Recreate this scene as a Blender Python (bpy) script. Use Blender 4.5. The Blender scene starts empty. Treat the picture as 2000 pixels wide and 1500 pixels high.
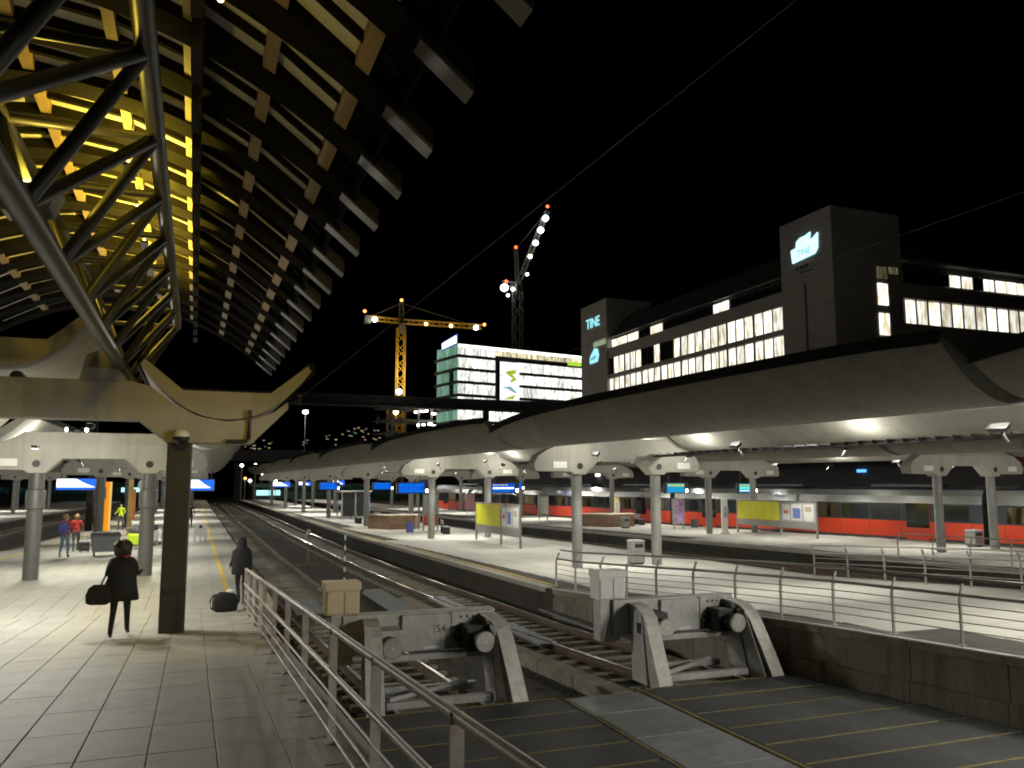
import bpy, bmesh, math, random
from mathutils import Vector, Matrix
random.seed(7)
S = bpy.context.scene
COL = S.collection
R = math.radians

# ------------------------------------------------------------------ camera, world, exposure
cam_d = bpy.data.cameras.new('camera'); cam = bpy.data.objects.new('camera', cam_d); COL.objects.link(cam)
cam_d.sensor_width = 36; cam_d.lens = 28.8; cam_d.clip_end = 4000; cam_d.clip_start = 0.1
cam.location = (0, 0, 3.15); cam.rotation_euler = (R(90 + 6.913), 0, R(-21.041))
S.camera = cam
W = bpy.data.worlds.new('World'); S.world = W; W.use_nodes = True
wn = W.node_tree.nodes; bg = wn['Background']
sky = wn.new('ShaderNodeTexSky'); sky.sky_type = 'NISHITA'; sky.sun_disc = False
sky.sun_elevation = R(-9); sky.sun_rotation = R(200)
W.node_tree.links.new(sky.outputs[0], bg.inputs[0]); bg.inputs[1].default_value = 0.05
S.view_settings.view_transform = 'Standard'; S.view_settings.look = 'None'
S.view_settings.exposure = 0; S.view_settings.gamma = 1
S.render.engine = 'CYCLES'
S.cycles.use_denoising = True
S.cycles.max_bounces = 6; S.cycles.diffuse_bounces = 3; S.cycles.glossy_bounces = 3
S.cycles.sample_clamp_indirect = 4
S.cycles.filter_width = 1.9

# ------------------------------------------------------------------ materials
MATS = {}
def mat(name, c, rough=.75, metal=0., var=.18, scale=2.5, bump=.0, bscale=40, rnd=.0, streak=0., spec=.5, grime=0., gcol=(.02, .018, .012)):
    if name in MATS: return MATS[name]
    m = bpy.data.materials.new(name); m.use_nodes = True; MATS[name] = m
    nt = m.node_tree; N = nt.nodes; L = nt.links; b = N['Principled BSDF']
    b.inputs['Roughness'].default_value = rough; b.inputs['Metallic'].default_value = metal
    b.inputs['Specular IOR Level'].default_value = spec
    geo = N.new('ShaderNodeNewGeometry')
    def noise(sc, det=5, vec=None, rough=.6):
        n = N.new('ShaderNodeTexNoise'); n.inputs['Scale'].default_value = sc; n.inputs['Detail'].default_value = det
        n.inputs['Roughness'].default_value = rough
        L.new(vec or geo.outputs['Position'], n.inputs['Vector']); return n
    n1 = noise(scale)
    n2 = noise(scale * .23, 3)
    add = N.new('ShaderNodeMath'); add.operation = 'ADD'; L.new(n1.outputs[0], add.inputs[0]); L.new(n2.outputs[0], add.inputs[1])
    mr = N.new('ShaderNodeMapRange'); mr.inputs[1].default_value = .65; mr.inputs[2].default_value = 1.35
    mr.inputs[3].default_value = 1 - var; mr.inputs[4].default_value = 1 + var
    L.new(add.outputs[0], mr.inputs[0])
    fac = mr.outputs[0]
    if rnd:
        oi = N.new('ShaderNodeObjectInfo'); m2 = N.new('ShaderNodeMapRange')
        m2.inputs[3].default_value = 1 - rnd; m2.inputs[4].default_value = 1 + rnd; L.new(oi.outputs['Random'], m2.inputs[0])
        mu = N.new('ShaderNodeMath'); mu.operation = 'MULTIPLY'; L.new(fac, mu.inputs[0]); L.new(m2.outputs[0], mu.inputs[1]); fac = mu.outputs[0]
    vm = N.new('ShaderNodeVectorMath'); vm.operation = 'SCALE'; vm.inputs[0].default_value = c[:3]; L.new(fac, vm.inputs['Scale'])
    col = vm.outputs[0]
    if streak:   # vertical rain streaks and stains
        mp = N.new('ShaderNodeMapping'); mp.inputs['Scale'].default_value = (2.2, 2.2, .22); L.new(geo.outputs['Position'], mp.inputs[0])
        n3 = noise(1.6, 6, mp.outputs[0], .7)
        r3 = N.new('ShaderNodeMapRange'); r3.inputs[1].default_value = .48; r3.inputs[2].default_value = .75; L.new(n3.outputs[0], r3.inputs[0])
        ml = N.new('ShaderNodeMath'); ml.operation = 'MULTIPLY'; ml.inputs[1].default_value = streak; L.new(r3.outputs[0], ml.inputs[0])
        mx = N.new('ShaderNodeMix'); mx.data_type = 'RGBA'; L.new(ml.outputs[0], mx.inputs[0]); L.new(col, mx.inputs[6]); mx.inputs[7].default_value = (*gcol, 1); col = mx.outputs[2]
    if grime:
        n4 = noise(scale * 1.7, 8, None, .75)
        r4 = N.new('ShaderNodeMapRange'); r4.inputs[1].default_value = .5; r4.inputs[2].default_value = .68; L.new(n4.outputs[0], r4.inputs[0])
        ml = N.new('ShaderNodeMath'); ml.operation = 'MULTIPLY'; ml.inputs[1].default_value = grime; L.new(r4.outputs[0], ml.inputs[0])
        mx = N.new('ShaderNodeMix'); mx.data_type = 'RGBA'; L.new(ml.outputs[0], mx.inputs[0]); L.new(col, mx.inputs[6]); mx.inputs[7].default_value = (*gcol, 1); col = mx.outputs[2]
    L.new(col, b.inputs['Base Color'])
    if bump:
        nb = noise(bscale, 4); bp = N.new('ShaderNodeBump'); bp.inputs['Strength'].default_value = bump; bp.inputs['Distance'].default_value = .02
        L.new(nb.outputs[0], bp.inputs['Height']); L.new(bp.outputs[0], b.inputs['Normal'])
    return m
def emit(name, c, st=1., rnd=0., sample=False, blinds=0., warm=None):
    if name in MATS: return MATS[name]
    m = bpy.data.materials.new(name); m.use_nodes = True; MATS[name] = m
    nt = m.node_tree; N = nt.nodes; L = nt.links; N.remove(N['Principled BSDF'])
    e = N.new('ShaderNodeEmission'); e.inputs[0].default_value = (*c, 1); e.inputs[1].default_value = st
    L.new(e.outputs[0], N['Material Output'].inputs[0])
    if rnd or blinds:
        oi = N.new('ShaderNodeObjectInfo'); mr = N.new('ShaderNodeMapRange'); mr.inputs[3].default_value = st * (1 - rnd); mr.inputs[4].default_value = st * (1 + rnd)
        L.new(oi.outputs['Random'], mr.inputs[0]); f = mr.outputs[0]
        if blinds:   # furniture, curtains and people behind lit glass
            tc = N.new('ShaderNodeTexCoord'); mp = N.new('ShaderNodeMapping'); mp.inputs['Scale'].default_value = (1.9, 1.9, .4)
            cmb = N.new('ShaderNodeVectorMath'); cmb.operation = 'ADD'; L.new(tc.outputs['Object'], cmb.inputs[0])
            sc = N.new('ShaderNodeVectorMath'); sc.operation = 'SCALE'; sc.inputs[0].default_value = (37, 91, 53); L.new(oi.outputs['Random'], sc.inputs['Scale']); L.new(sc.outputs[0], cmb.inputs[1])
            L.new(cmb.outputs[0], mp.inputs[0]); n = N.new('ShaderNodeTexNoise'); n.inputs['Scale'].default_value = 1.; n.inputs['Detail'].default_value = 3; L.new(mp.outputs[0], n.inputs['Vector'])
            r2 = N.new('ShaderNodeMapRange'); r2.inputs[1].default_value = .38; r2.inputs[2].default_value = .55; r2.inputs[3].default_value = 1 - blinds; r2.inputs[4].default_value = 1.; L.new(n.outputs[0], r2.inputs[0])
            mu = N.new('ShaderNodeMath'); mu.operation = 'MULTIPLY'; L.new(f, mu.inputs[0]); L.new(r2.outputs[0], mu.inputs[1]); f = mu.outputs[0]
            if warm:
                mx = N.new('ShaderNodeMix'); mx.data_type = 'RGBA'; L.new(r2.outputs[0], mx.inputs[0]); mx.inputs[6].default_value = (*warm, 1); mx.inputs[7].default_value = (*c, 1); L.new(mx.outputs[2], e.inputs[0])
        L.new(f, e.inputs[1])
    if not sample:
        try: m.cycles.emission_sampling = 'NONE'
        except Exception: pass
    return m

paver = mat('paver_stone', (.36, .35, .30), .62, var=.14, scale=1.2, bump=.12, bscale=60, rnd=.07, grime=.35, gcol=(.13, .12, .095))
joint = mat('paver_joint', (.31, .295, .245), .9, var=.2, scale=6)
platst = mat('platform_stone', (.42, .41, .37), .6, var=.12, scale=.6, bump=.08, rnd=.05, grime=.25, gcol=(.2, .19, .16))
edgeb = mat('platform_edge', (.34, .33, .29), .8, var=.2, scale=3)
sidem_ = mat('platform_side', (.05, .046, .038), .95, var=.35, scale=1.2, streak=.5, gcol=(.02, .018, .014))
conc = mat('canopy_concrete', (.33, .32, .28), .85, var=.17, scale=.9, bump=.1, bscale=25, streak=.35, gcol=(.12, .11, .09))
shellm = mat('shell_concrete', (.25, .243, .21), .9, var=.2, scale=.8, bump=.12, bscale=25, streak=.3, grime=.35, gcol=(.11, .1, .08))
concd = mat('wall_concrete', (.21, .19, .155), .9, var=.35, scale=1.3, bump=.3, bscale=18, streak=.85, gcol=(.05, .045, .035))
concp = mat('portal_concrete', (.36, .33, .27), .85, var=.2, scale=1.1, bump=.1, bscale=25, streak=.3, gcol=(.1, .09, .07))
coping_m = mat('coping_stone', (.25, .225, .18), .85, var=.35, scale=4, bump=.3, grime=.6, gcol=(.07, .06, .04))
gutter_m = mat('rim_flashing', (.02, .02, .02), .85, spec=.15)
colm = mat('column_paint', (.22, .215, .205), .45, var=.12, scale=4, grime=.2, gcol=(.08, .08, .075))
cold = mat('dark_column', (.035, .035, .03), .5, var=.2)
steel = mat('galvanised_steel', (.33, .33, .32), .45, .6, var=.2, scale=6, grime=.3, gcol=(.12, .09, .06))
railp = mat('railing_paint', (.42, .37, .33), .42, .1, var=.22, scale=7, grime=.5, gcol=(.2, .1, .06))
raild = mat('railing_dark', (.34, .33, .31), .42, .3, var=.2, scale=6)
truss = mat('girder_steel', (.06, .058, .05), .4, .2, var=.15, scale=5)
ribm = mat('rib_timber_dark', (.014, .0125, .009), .95, spec=.04, var=.2, scale=2)
wood = mat('purlin_timber', (.33, .23, .1), .6, var=.22, scale=6, rnd=.1)
roofp = mat('roof_lining', (.84, .82, .76), .65, var=.15, scale=2, rnd=.08)
stubm = mat('gutter_metal', (.07, .066, .062), .4, .5, var=.2, scale=5)
ballast = mat('ballast', (.045, .04, .027), .95, var=.45, scale=8, bump=.8, bscale=22, grime=.5, gcol=(.03, .027, .018))
groundm = mat('night_ground', (.05, .048, .042), .95, var=.4, scale=.4)
railm = mat('rail_steel', (.16, .12, .09), .5, .5, var=.25, scale=5)
railtop = mat('rail_head', (.5, .49, .46), .25, .9, var=.1)
sleeper_m = mat('sleeper_concrete', (.26, .25, .21), .85, var=.25, scale=4, rnd=.15, grime=.5, gcol=(.09, .07, .05))
deckm = mat('deck_asphalt_grey', (.06, .062, .066), .7, var=.3, scale=5, bump=.35, bscale=90, rnd=.1, grime=.3, gcol=(.03, .03, .028))
platem = mat('deck_plate', (.25, .27, .275), .55, .2, var=.25, scale=7, bump=.2, bscale=80, rnd=.08)
strip_y = mat('edge_strip_yellow', (.24, .205, .07), .7, var=.5, scale=9, grime=.85, gcol=(.06, .055, .03))
yline = mat('yellow_line', (.62, .42, .06), .6, var=.2, scale=8, grime=.3, gcol=(.25, .22, .12))
bufgrey = mat('buffer_grey', (.42, .42, .41), .5, .15, var=.18, scale=4, grime=.45, gcol=(.13, .11, .08))
bufyel = mat('buffer_strap', (.6, .59, .55), .5, .1, var=.2, scale=5, grime=.55, gcol=(.24, .19, .09))
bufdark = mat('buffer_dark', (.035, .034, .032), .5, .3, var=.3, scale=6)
white_p = mat('white_paint', (.7, .7, .67), .5, var=.08, scale=6)
discm = mat('buffer_disc', (.4, .39, .37), .4, .5, var=.15, scale=12, grime=.3, gcol=(.2, .15, .1))
black = mat('black_plastic', (.015, .015, .015), .4)
blackc = mat('black_cloth', (.013, .013, .014), .9, var=.3, scale=30)
yel_panel = mat('timetable_yellow', (.62, .6, .02), .45, var=.07, scale=4, rnd=.05)
red_p = mat('train_red', (.5, .042, .013), .32, var=.08, scale=.8)
train_dk = mat('train_dark', (.03, .035, .04), .25)
train_glass = mat('train_glass', (.012, .014, .016), .08, spec=.8)
silver = mat('train_silver', (.3, .305, .3), .17, .75, var=.08)
brick = mat('kiosk_brick', (.27, .17, .11), .8, var=.3, scale=3, rnd=.15)
stonef = mat('office_stone', (.3, .275, .24), .85, var=.14, scale=.5, rnd=.06)
roofd = mat('office_roof', (.03, .03, .03), .8)
glassd = mat('dark_glass', (.015, .017, .018), .15, spec=.7)
cranem = mat('crane_yellow', (.5, .3, .03), .5, var=.15)
crane2 = mat('crane_grey', (.16, .15, .13), .5, var=.15)
hillm = mat('hill_wood', (.02, .022, .018), .95)
orange = mat('orange_sheet', (.85, .32, .01), .5)
skin_m = mat('skin', (.5, .32, .23), .5, var=.05)
hair_d = mat('dark_hair', (.025, .018, .012), .6, var=.3, scale=40)
hair_b = mat('fair_hair', (.28, .18, .08), .6, var=.3, scale=40)
jeans = mat('blue_jeans', (.12, .2, .32), .85, var=.2, scale=20)
redc = mat('red_cloth', (.38, .03, .03), .85, var=.2, scale=20)
bluec = mat('blue_cloth', (.08, .1, .35), .8, var=.25, scale=14)
greyc = mat('grey_cloth', (.07, .07, .075), .85, var=.25, scale=14)
hivis = mat('hivis_cloth', (.55, .75, .03), .7, var=.15, scale=14)
lamp_w = emit('lamp_white', (1, .97, .88), 14)
lamp_c = emit('lamp_cool', (.75, .9, 1), 14)
lamp_y = emit('lamp_sodium', (1, .75, .25), 14)
lamp_r = emit('lamp_red', (1, .13, .04), 4)
lamp_o = emit('lamp_orange', (1, .35, .1), 4)
lamp_g = emit('lamp_green', (.15, .9, .55), 2)

# ------------------------------------------------------------------ mesh helpers
class MB:
    def __init__(s): s.v = []; s.f = []; s.m = []
    def quad(s, a, b, c, d, m=0):
        n = len(s.v); s.v += [tuple(a), tuple(b), tuple(c), tuple(d)]; s.f.append((n, n+1, n+2, n+3)); s.m.append(m); return s
    def box(s, x0, x1, y0, y1, z0, z1, m=0):
        return s.hexa([(x0,y0,z0),(x1,y0,z0),(x1,y1,z0),(x0,y1,z0)], [(x0,y0,z1),(x1,y0,z1),(x1,y1,z1),(x0,y1,z1)], m)
    def hexa(s, lo, hi, m=0): return s.loft([lo, hi], m)
    def loft(s, rings, m=0, caps=True, closed=True):
        n0 = len(s.v); k = len(rings[0])
        for r in rings: s.v += [tuple(p) for p in r]
        for i in range(len(rings) - 1):
            for j in range(k if closed else k - 1):
                a = n0 + i*k + j; b = n0 + i*k + (j+1) % k
                s.f.append((a, b, b + k, a + k)); s.m.append(m)
        if caps:
            s.f.append(tuple(range(n0 + k - 1, n0 - 1, -1))); s.m.append(m)
            s.f.append(tuple(range(n0 + (len(rings)-1)*k, n0 + len(rings)*k))); s.m.append(m)
        return s
    def tube(s, p0, p1, r, n=8, m=0, r1=None, caps=True):
        p0 = Vector(p0); p1 = Vector(p1); d = (p1 - p0)
        if d.length < 1e-6: return s
        d.normalize(); u = d.cross(Vector((0, 0, 1)))
        if u.length < .01: u = Vector((1, 0, 0))
        u.normalize(); w = d.cross(u); r1 = r if r1 is None else r1
        A = [p0 + (u*math.cos(2*math.pi*i/n) + w*math.sin(2*math.pi*i/n)) * r for i in range(n)]
        B = [p1 + (u*math.cos(2*math.pi*i/n) + w*math.sin(2*math.pi*i/n)) * r1 for i in range(n)]
        return s.loft([A, B], m, caps)
    def path(s, pts, r, n=8, m=0):
        pts = [Vector(p) for p in pts]; rings = []
        for i, p in enumerate(pts):
            d = (pts[min(i+1, len(pts)-1)] - pts[max(i-1, 0)]).normalized()
            u = d.cross(Vector((0, 0, 1))); u = u.normalized() if u.length > .01 else Vector((1, 0, 0)); w = d.cross(u)
            rings.append([p + (u*math.cos(2*math.pi*k/n) + w*math.sin(2*math.pi*k/n)) * r for k in range(n)])
        return s.loft(rings, m)
    def lathe(s, prof, c=(0, 0, 0), n=16, m=0, sx=1, sy=1):
        return s.loft([[(c[0] + r*sx*math.cos(2*math.pi*k/n), c[1] + r*sy*math.sin(2*math.pi*k/n), c[2] + z) for k in range(n)] for r, z in prof], m)
    def mesh(s, name, smooth=False):
        me = bpy.data.meshes.new(name); me.from_pydata(s.v, [], s.f); me.update()
        if any(s.m): me.polygons.foreach_set('material_index', s.m)
        bm = bmesh.new(); bm.from_mesh(me); bmesh.ops.recalc_face_normals(bm, faces=bm.faces)
        if smooth:
            for f in bm.faces: f.smooth = True
            for e in bm.edges:
                if len(e.link_faces) == 2 and e.calc_face_angle(0) > R(38): e.smooth = False
        bm.to_mesh(me); bm.free(); return me
def tag(o, label=None, cat=None, group=None, kind=None):
    if label: o['label'] = label
    if cat: o['category'] = cat
    if group: o['group'] = group
    if kind: o['kind'] = kind
    return o
def put(name, me, mats, parent=None, loc=None, rz=0, bev=0.):
    o = bpy.data.objects.new(name, me); COL.objects.link(o)
    if mats is not None and not me.materials:
        for m in (mats if isinstance(mats, (list, tuple)) else [mats]): me.materials.append(m)
    if parent: o.parent = parent
    if loc is not None: o.location = loc
    if rz: o.rotation_euler = (0, 0, rz)
    if bev:
        b = o.modifiers.new('bevel', 'BEVEL'); b.width = bev; b.segments = 2; b.limit_method = 'ANGLE'; b.angle_limit = R(40)
    return o
def ob(name, mb, mats, parent=None, loc=None, rz=0, smooth=False, bev=0.):
    return put(name, mb.mesh(name, smooth), mats, parent, loc, rz, bev)
def empty(name, loc=(0, 0, 0), rz=0, label=None, cat=None, group=None):
    o = bpy.data.objects.new(name, None); o.empty_display_size = .2; COL.objects.link(o); o.location = loc; o.rotation_euler = (0, 0, rz)
    return tag(o, label, cat, group)
def dup(o, parent=None, loc=None, rz=None, label=None):
    c = o.copy(); COL.objects.link(c)
    if parent: c.parent = parent
    if loc is not None: c.location = loc
    if rz is not None: c.rotation_euler = (0, 0, rz)
    if label: c['label'] = label
    for ch in [x for x in o.children]: dup(ch, c)
    return c
def light(name, parent, loc, power, color, radius=.1, kind='POINT', spot=120, aim=None, blend=.6):
    d = bpy.data.lights.new(name, kind); d.energy = power; d.color = color; d.shadow_soft_size = radius
    if kind == 'SPOT': d.spot_size = R(spot); d.spot_blend = blend
    o = bpy.data.objects.new(name, d); COL.objects.link(o)
    if parent: o.parent = parent
    o.location = loc
    if aim is not None: o.rotation_euler = Vector(aim).to_track_quat('-Z', 'Y').to_euler()
    return o
def pl(tab, y):
    if y <= tab[0][0]: return tab[0][1]
    for (a, b), (c, d) in zip(tab, tab[1:]):
        if y <= c: return b + (d - b) * (y - a) / (c - a)
    return tab[-1][1]
def textmesh(name, s, size, m, parent, loc, rot, depth=.02):
    cu = bpy.data.curves.new(name, 'FONT'); cu.body = s; cu.size = size; cu.extrude = depth; cu.align_x = 'CENTER'; cu.align_y = 'CENTER'
    t = bpy.data.objects.new(name, cu); COL.objects.link(t); bpy.context.view_layer.update()
    me = bpy.data.meshes.new_from_object(t); bpy.data.objects.remove(t)
    me.materials.clear(); me.materials.append(m)
    o = bpy.data.objects.new(name, me); COL.objects.link(o); o.parent = parent; o.location = loc; o.rotation_euler = rot
    return o
ORD = ['first', 'second', 'third', 'fourth', 'fifth', 'sixth', 'seventh', 'eighth', 'ninth', 'tenth', 'eleventh', 'twelfth', 'thirteenth', 'fourteenth', 'fifteenth', 'sixteenth', 'seventeenth', 'eighteenth']

# ------------------------------------------------------------------ alignment tables (x by y)
RAMP_Y = 22.6
def lz(y): return max(0., 1.287 - .05695 * y)                 # left platform rises towards the concourse
L_RIGHT = 2.08
L_LEFT = [(0, -12), (44, -8.3), (56, -7.2), (110, -5.6), (170, -5)]
LL_RIGHT = [(0, -17.5), (80, -15), (130, -13), (170, -12)]
C_LEFT = [(3, 13.7), (6, 13), (9.2, 12.1), (13.2, 11.28), (18, 10.5), (23, 10.15), (31, 9.9), (40, 9.6), (50, 9.2), (60, 9.1), (100, 9.0), (170, 8.3)]
C_Z = [(3, .5), (9.2, .46), (13.2, .44), (17, .3), (23, 0), (24, 0)]
C_RIGHT = [(3, 21.2), (20, 20.3), (30, 19.7), (35, 19.4), (41, 19), (46, 18.3), (60, 17.3), (100, 15.8), (170, 14)]
R_LEFT = [(3, 30), (25, 27.8), (31, 27.1), (39, 25.9), (43, 25.4), (52, 24.3), (60, 23.2), (100, 20.5), (170, 18)]
R_RIGHT = [(3, 42), (31, 38.3), (41, 36.4), (55, 34), (69, 31.8), (100, 28.5), (170, 24)]
T1 = [(13.5, 4.05), (18, 3.85), (25, 3.6), (45, 3.38), (170, 3.35)]
T2 = [(13.5, 9.4), (17, 9.0), (20, 8.62), (25, 8.42), (30, 8.12), (37, 7.88), (48, 7.72), (60, 7.6), (100, 7.5), (170, 6.9)]
RZ = -.6      # rail head
BZ = -.79     # ballast

# ------------------------------------------------------------------ ground, ballast, hills
g = MB().quad((-1500, -600, -2.2), (1500, -600, -2.2), (1500, 2600, -2.2), (-1500, 2600, -2.2))
tag(ob('ground', g, groundm), kind='structure')
g = MB(); random.seed(3)
nx, ny = 60, 80
g2 = bpy.data.meshes.new('track_bed')
vs = []; fs = []
for j in range(ny + 1):
    y = -3 + 180 * (j / ny) ** 1.4
    for i in range(nx + 1):
        x = -24 + 68 * i / nx
        vs.append((x, y, BZ - .03 + random.uniform(-.025, .025)))
for j in range(ny):
    for i in range(nx):
        a = j * (nx + 1) + i; fs.append((a, a + 1, a + nx + 2, a + nx + 1))
g2.from_pydata(vs, [], fs); tag(put('track_bed', g2, ballast), kind='structure')
# stones scattered on the ballast near the viewer
g = MB(); random.seed(5)
for k in range(5200):
    y = 13.6 + 50 * random.random() ** 1.8; x = random.uniform(2.1, min(10.6, pl(C_LEFT, y) - .05)); r = random.uniform(.018, .045)
    z = BZ - .03
    p = [(x + r*math.cos(a + random.random()), y + r*math.sin(a + random.random()), z) for a in (0, 1.57, 3.14, 4.71)]
    t = (x, y, z + r * random.uniform(.7, 1.5)); n = len(g.v); g.v += p + [t]
    for q in range(4): g.f.append((n + q, n + (q+1) % 4, n + 4)); g.m.append(0)
st = mat('ballast_stone', (.065, .058, .04), .95, var=.5, scale=14)
tag(ob('gravel', g, st), 'loose brown ballast stones lying between and beside the two near tracks', 'gravel', kind='stuff')
# hills
hv = []; hf = []; nx, ny = 50, 8; random.seed(11)
for j in range(ny + 1):
    for i in range(nx + 1):
        a = R(-30 + 80 * i / nx); d = 700 + 900 * j / ny
        hgt = (j / ny) ** .8 * (92 + 14 * math.sin(i * .55) + 8 * math.sin(i * 1.3))
        hv.append((d * math.sin(a), d * math.cos(a), -2.5 + hgt))
for j in range(ny):
    for i in range(nx):
        a = j * (nx + 1) + i; hf.append((a, a + 1, a + nx + 2, a + nx + 1))
me = bpy.data.meshes.new('hill'); me.from_pydata(hv, [], hf); tag(put('hill', me, hillm), kind='structure')

# ------------------------------------------------------------------ platforms
def slab(name, ys, xl, xr, zt, topm, sidem, zb=-.95):
    b = MB(); rings = []
    for y in ys:
        a, c, z = xl(y), xr(y), zt(y)
        rings.append([(a, y, zb), (c, y, zb), (c, y, z), (a, y, z)])
    b.loft(rings)
    # material by face: top = 0 side = 1
    o = ob(name, b, [sidem])
    return tag(o, kind='structure')
def frange(a, b, s):
    r = []
    while a < b - 1e-6: r.append(a); a += s
    return r + [b]
YS = [-4, 0, 3, 6, 9.2, 13.2, 17, 20, RAMP_Y, 26, 31, 40, 50, 60, 80, 100, 130, 170]
pl_left = slab('left_platform', YS, lambda y: pl(L_LEFT, y), lambda y: (1.42 if y < RAMP_Y - .01 else L_RIGHT), lambda y: lz(y) - .012, joint, joint)
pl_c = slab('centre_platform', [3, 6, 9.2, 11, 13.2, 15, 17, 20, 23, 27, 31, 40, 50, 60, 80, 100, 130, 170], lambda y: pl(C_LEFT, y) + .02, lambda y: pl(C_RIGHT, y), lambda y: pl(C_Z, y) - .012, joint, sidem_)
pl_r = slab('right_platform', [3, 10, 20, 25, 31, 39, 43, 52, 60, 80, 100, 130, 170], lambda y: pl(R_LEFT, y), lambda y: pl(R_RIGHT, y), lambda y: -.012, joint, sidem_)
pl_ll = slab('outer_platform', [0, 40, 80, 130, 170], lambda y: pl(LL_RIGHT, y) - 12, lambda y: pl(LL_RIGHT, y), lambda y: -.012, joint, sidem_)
# individual pavers on the near ramp (0.55 x 1.1 m), shared mesh
tw, tl = .56, 1.12
ang = math.atan(.05695)
pm = MB().loft([[(.004, .004, -.03), (tw-.008, .004, -.03), (tw-.008, tl-.008, -.03), (.004, tl-.008, -.03)], [(.004, .004, -.003), (tw-.008, .004, -.003), (tw-.008, tl-.008, -.003), (.004, tl-.008, -.003)], [(.008, .008, 0), (tw-.012, .008, 0), (tw-.012, tl-.012, 0), (.008, tl-.012, 0)]]).mesh('paver'); pm.materials.append(paver)
rest = MB(); cnt = 0; random.seed(9)
cand = []
nrow = int(RAMP_Y / tl)
for r in range(nrow):
    y = RAMP_Y - (r + 1) * tl
    for c in range(22):
        x = 1.40 - (c + 1) * tw
        if x < pl(L_LEFT, y) + .1: continue
        vis = x + tw > -.2 * (y + tl) - .6 and y > 5.0
        cand.append((0 if vis else 1, (x*x + y*y), x, y))
cand.sort()
for v, d, x, y in cand:
    if v == 0 and cnt < 296:
        o = bpy.data.objects.new('paver', pm); COL.objects.link(o); o.parent = pl_left
        o.location = (x, y, lz(y) + random.uniform(0, .003)); o.rotation_euler = (-ang, 0, 0); cnt += 1
    else:
        z0, z1 = lz(y), lz(y + tl); rest.hexa([(x+.006, y+.006, z0-.03), (x+tw-.01, y+.006, z0-.03), (x+tw-.01, y+tl-.01, z1-.03), (x+.006, y+tl-.01, z1-.03)], [(x+.006, y+.006, z0), (x+tw-.01, y+.006, z0), (x+tw-.01, y+tl-.01, z1), (x+.006, y+tl-.01, z1)])
def field(b, ya, yb, lx, rx, w, l, z=lambda y: 0., gap=.012):
    for y in frange(ya, yb - l * .5, l)[:-1]:
        x = rx(y) - w
        while x > lx(y) - .05:
            x0 = max(x, lx(y + l/2)); z0, z1 = z(y), z(y + l)
            if x + w - x0 > .1:
                b.hexa([(x0+gap/2, y+gap/2, z0-.03), (x+w-gap/2, y+gap/2, z0-.03), (x+w-gap/2, y+l-gap/2, z1-.03), (x0+gap/2, y+l-gap/2, z1-.03)], [(x0+gap/2, y+gap/2, z0), (x+w-gap/2, y+gap/2, z0), (x+w-gap/2, y+l-gap/2, z1), (x0+gap/2, y+l-gap/2, z1)])
            x -= w
field(rest, RAMP_Y, 60, lambda y: pl(L_LEFT, y), lambda y: L_RIGHT - .32, tw, tl)
field(rest, 60, 168, lambda y: pl(L_LEFT, y), lambda y: L_RIGHT - .32, 2.2, 3)
tag(ob('far_paving', rest, paver, pl_left), kind='stuff')
b = MB(); 
for y in frange(RAMP_Y, 168, 1.5)[:-1]: b.box(L_RIGHT - .31, L_RIGHT + .04, y + .004, y + 1.496, -.12, .004)
tag(ob('edge_stones', b, edgeb, pl_left), kind='stuff')
ob('safety_line', MB().box(.96, 1.1, 24.6, 168, -.005, .006), yline, pl_left)
lf = MB()
for a, c in zip(frange(24, 168, 6)[:-1], frange(24, 168, 6)[1:]):
    xa, xc = pl(L_LEFT, a) + 1.1, pl(L_LEFT, c) + 1.1
    lf.hexa([(xa, a, -.005), (xa+.14, a, -.005), (xc+.14, c, -.005), (xc, c, -.005)], [(xa, a, .006), (xa+.14, a, .006), (xc+.14, c, .006), (xc, c, .006)])
ob('safety_line', lf, yline, pl_left)
b = MB(); field(b, 3.5, 60, lambda y: pl(C_LEFT, y) + .38, lambda y: pl(C_RIGHT, y) - .3, 1.2, 1.2, lambda y: pl(C_Z, y), .014); field(b, 60, 168, lambda y: pl(C_LEFT, y) + .38, lambda y: pl(C_RIGHT, y) - .3, 3, 4)
tag(ob('paving', b, platst, pl_c), kind='stuff')
b = MB(); field(b, 3.5, 60, lambda y: pl(R_LEFT, y) + .3, lambda y: pl(R_RIGHT, y), 1.5, 1.5); field(b, 60, 168, lambda y: pl(R_LEFT, y) + .3, lambda y: pl(R_RIGHT, y), 3, 4)
tag(ob('paving', b, platst, pl_r), kind='stuff')
b = MB(); field(b, 20, 168, lambda y: pl(LL_RIGHT, y) - 10, lambda y: pl(LL_RIGHT, y) - .3, 2, 3)
tag(ob('paving', b, platst, pl_ll), kind='stuff')
def edge_row(par, tab, side, ya, yb, z):
    b = MB()
    for y in frange(ya, yb, 1.6)[:-1]:
        a, c = pl(tab, y + .005), pl(tab, y + 1.595); s = side
        x = sorted([(0, -.05 * s), (1, .33 * s)], key=lambda q: q[1])
        lo = [(a + x[0][1], y + .005), (a + x[1][1], y + .005), (c + x[1][1], y + 1.595), (c + x[0][1], y + 1.595)]
        zz = [z(y), z(y), z(y + 1.6), z(y + 1.6)]
        b.hexa([(p[0], p[1], q - .14) for p, q in zip(lo, zz)], [(p[0], p[1], q + .004) for p, q in zip(lo, zz)])
    tag(ob('edge_stones', b, edgeb, par), kind='stuff')
edge_row(pl_c, C_LEFT, 1, 23.4, 168, lambda y: 0); edge_row(pl_c, C_RIGHT, -1, 4, 168, lambda y: pl(C_Z, y))
edge_row(pl_r, R_LEFT, 1, 4, 168, lambda y: 0); edge_row(pl_ll, LL_RIGHT, -1, 20, 168, lambda y: 0)
lf = MB()
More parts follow.
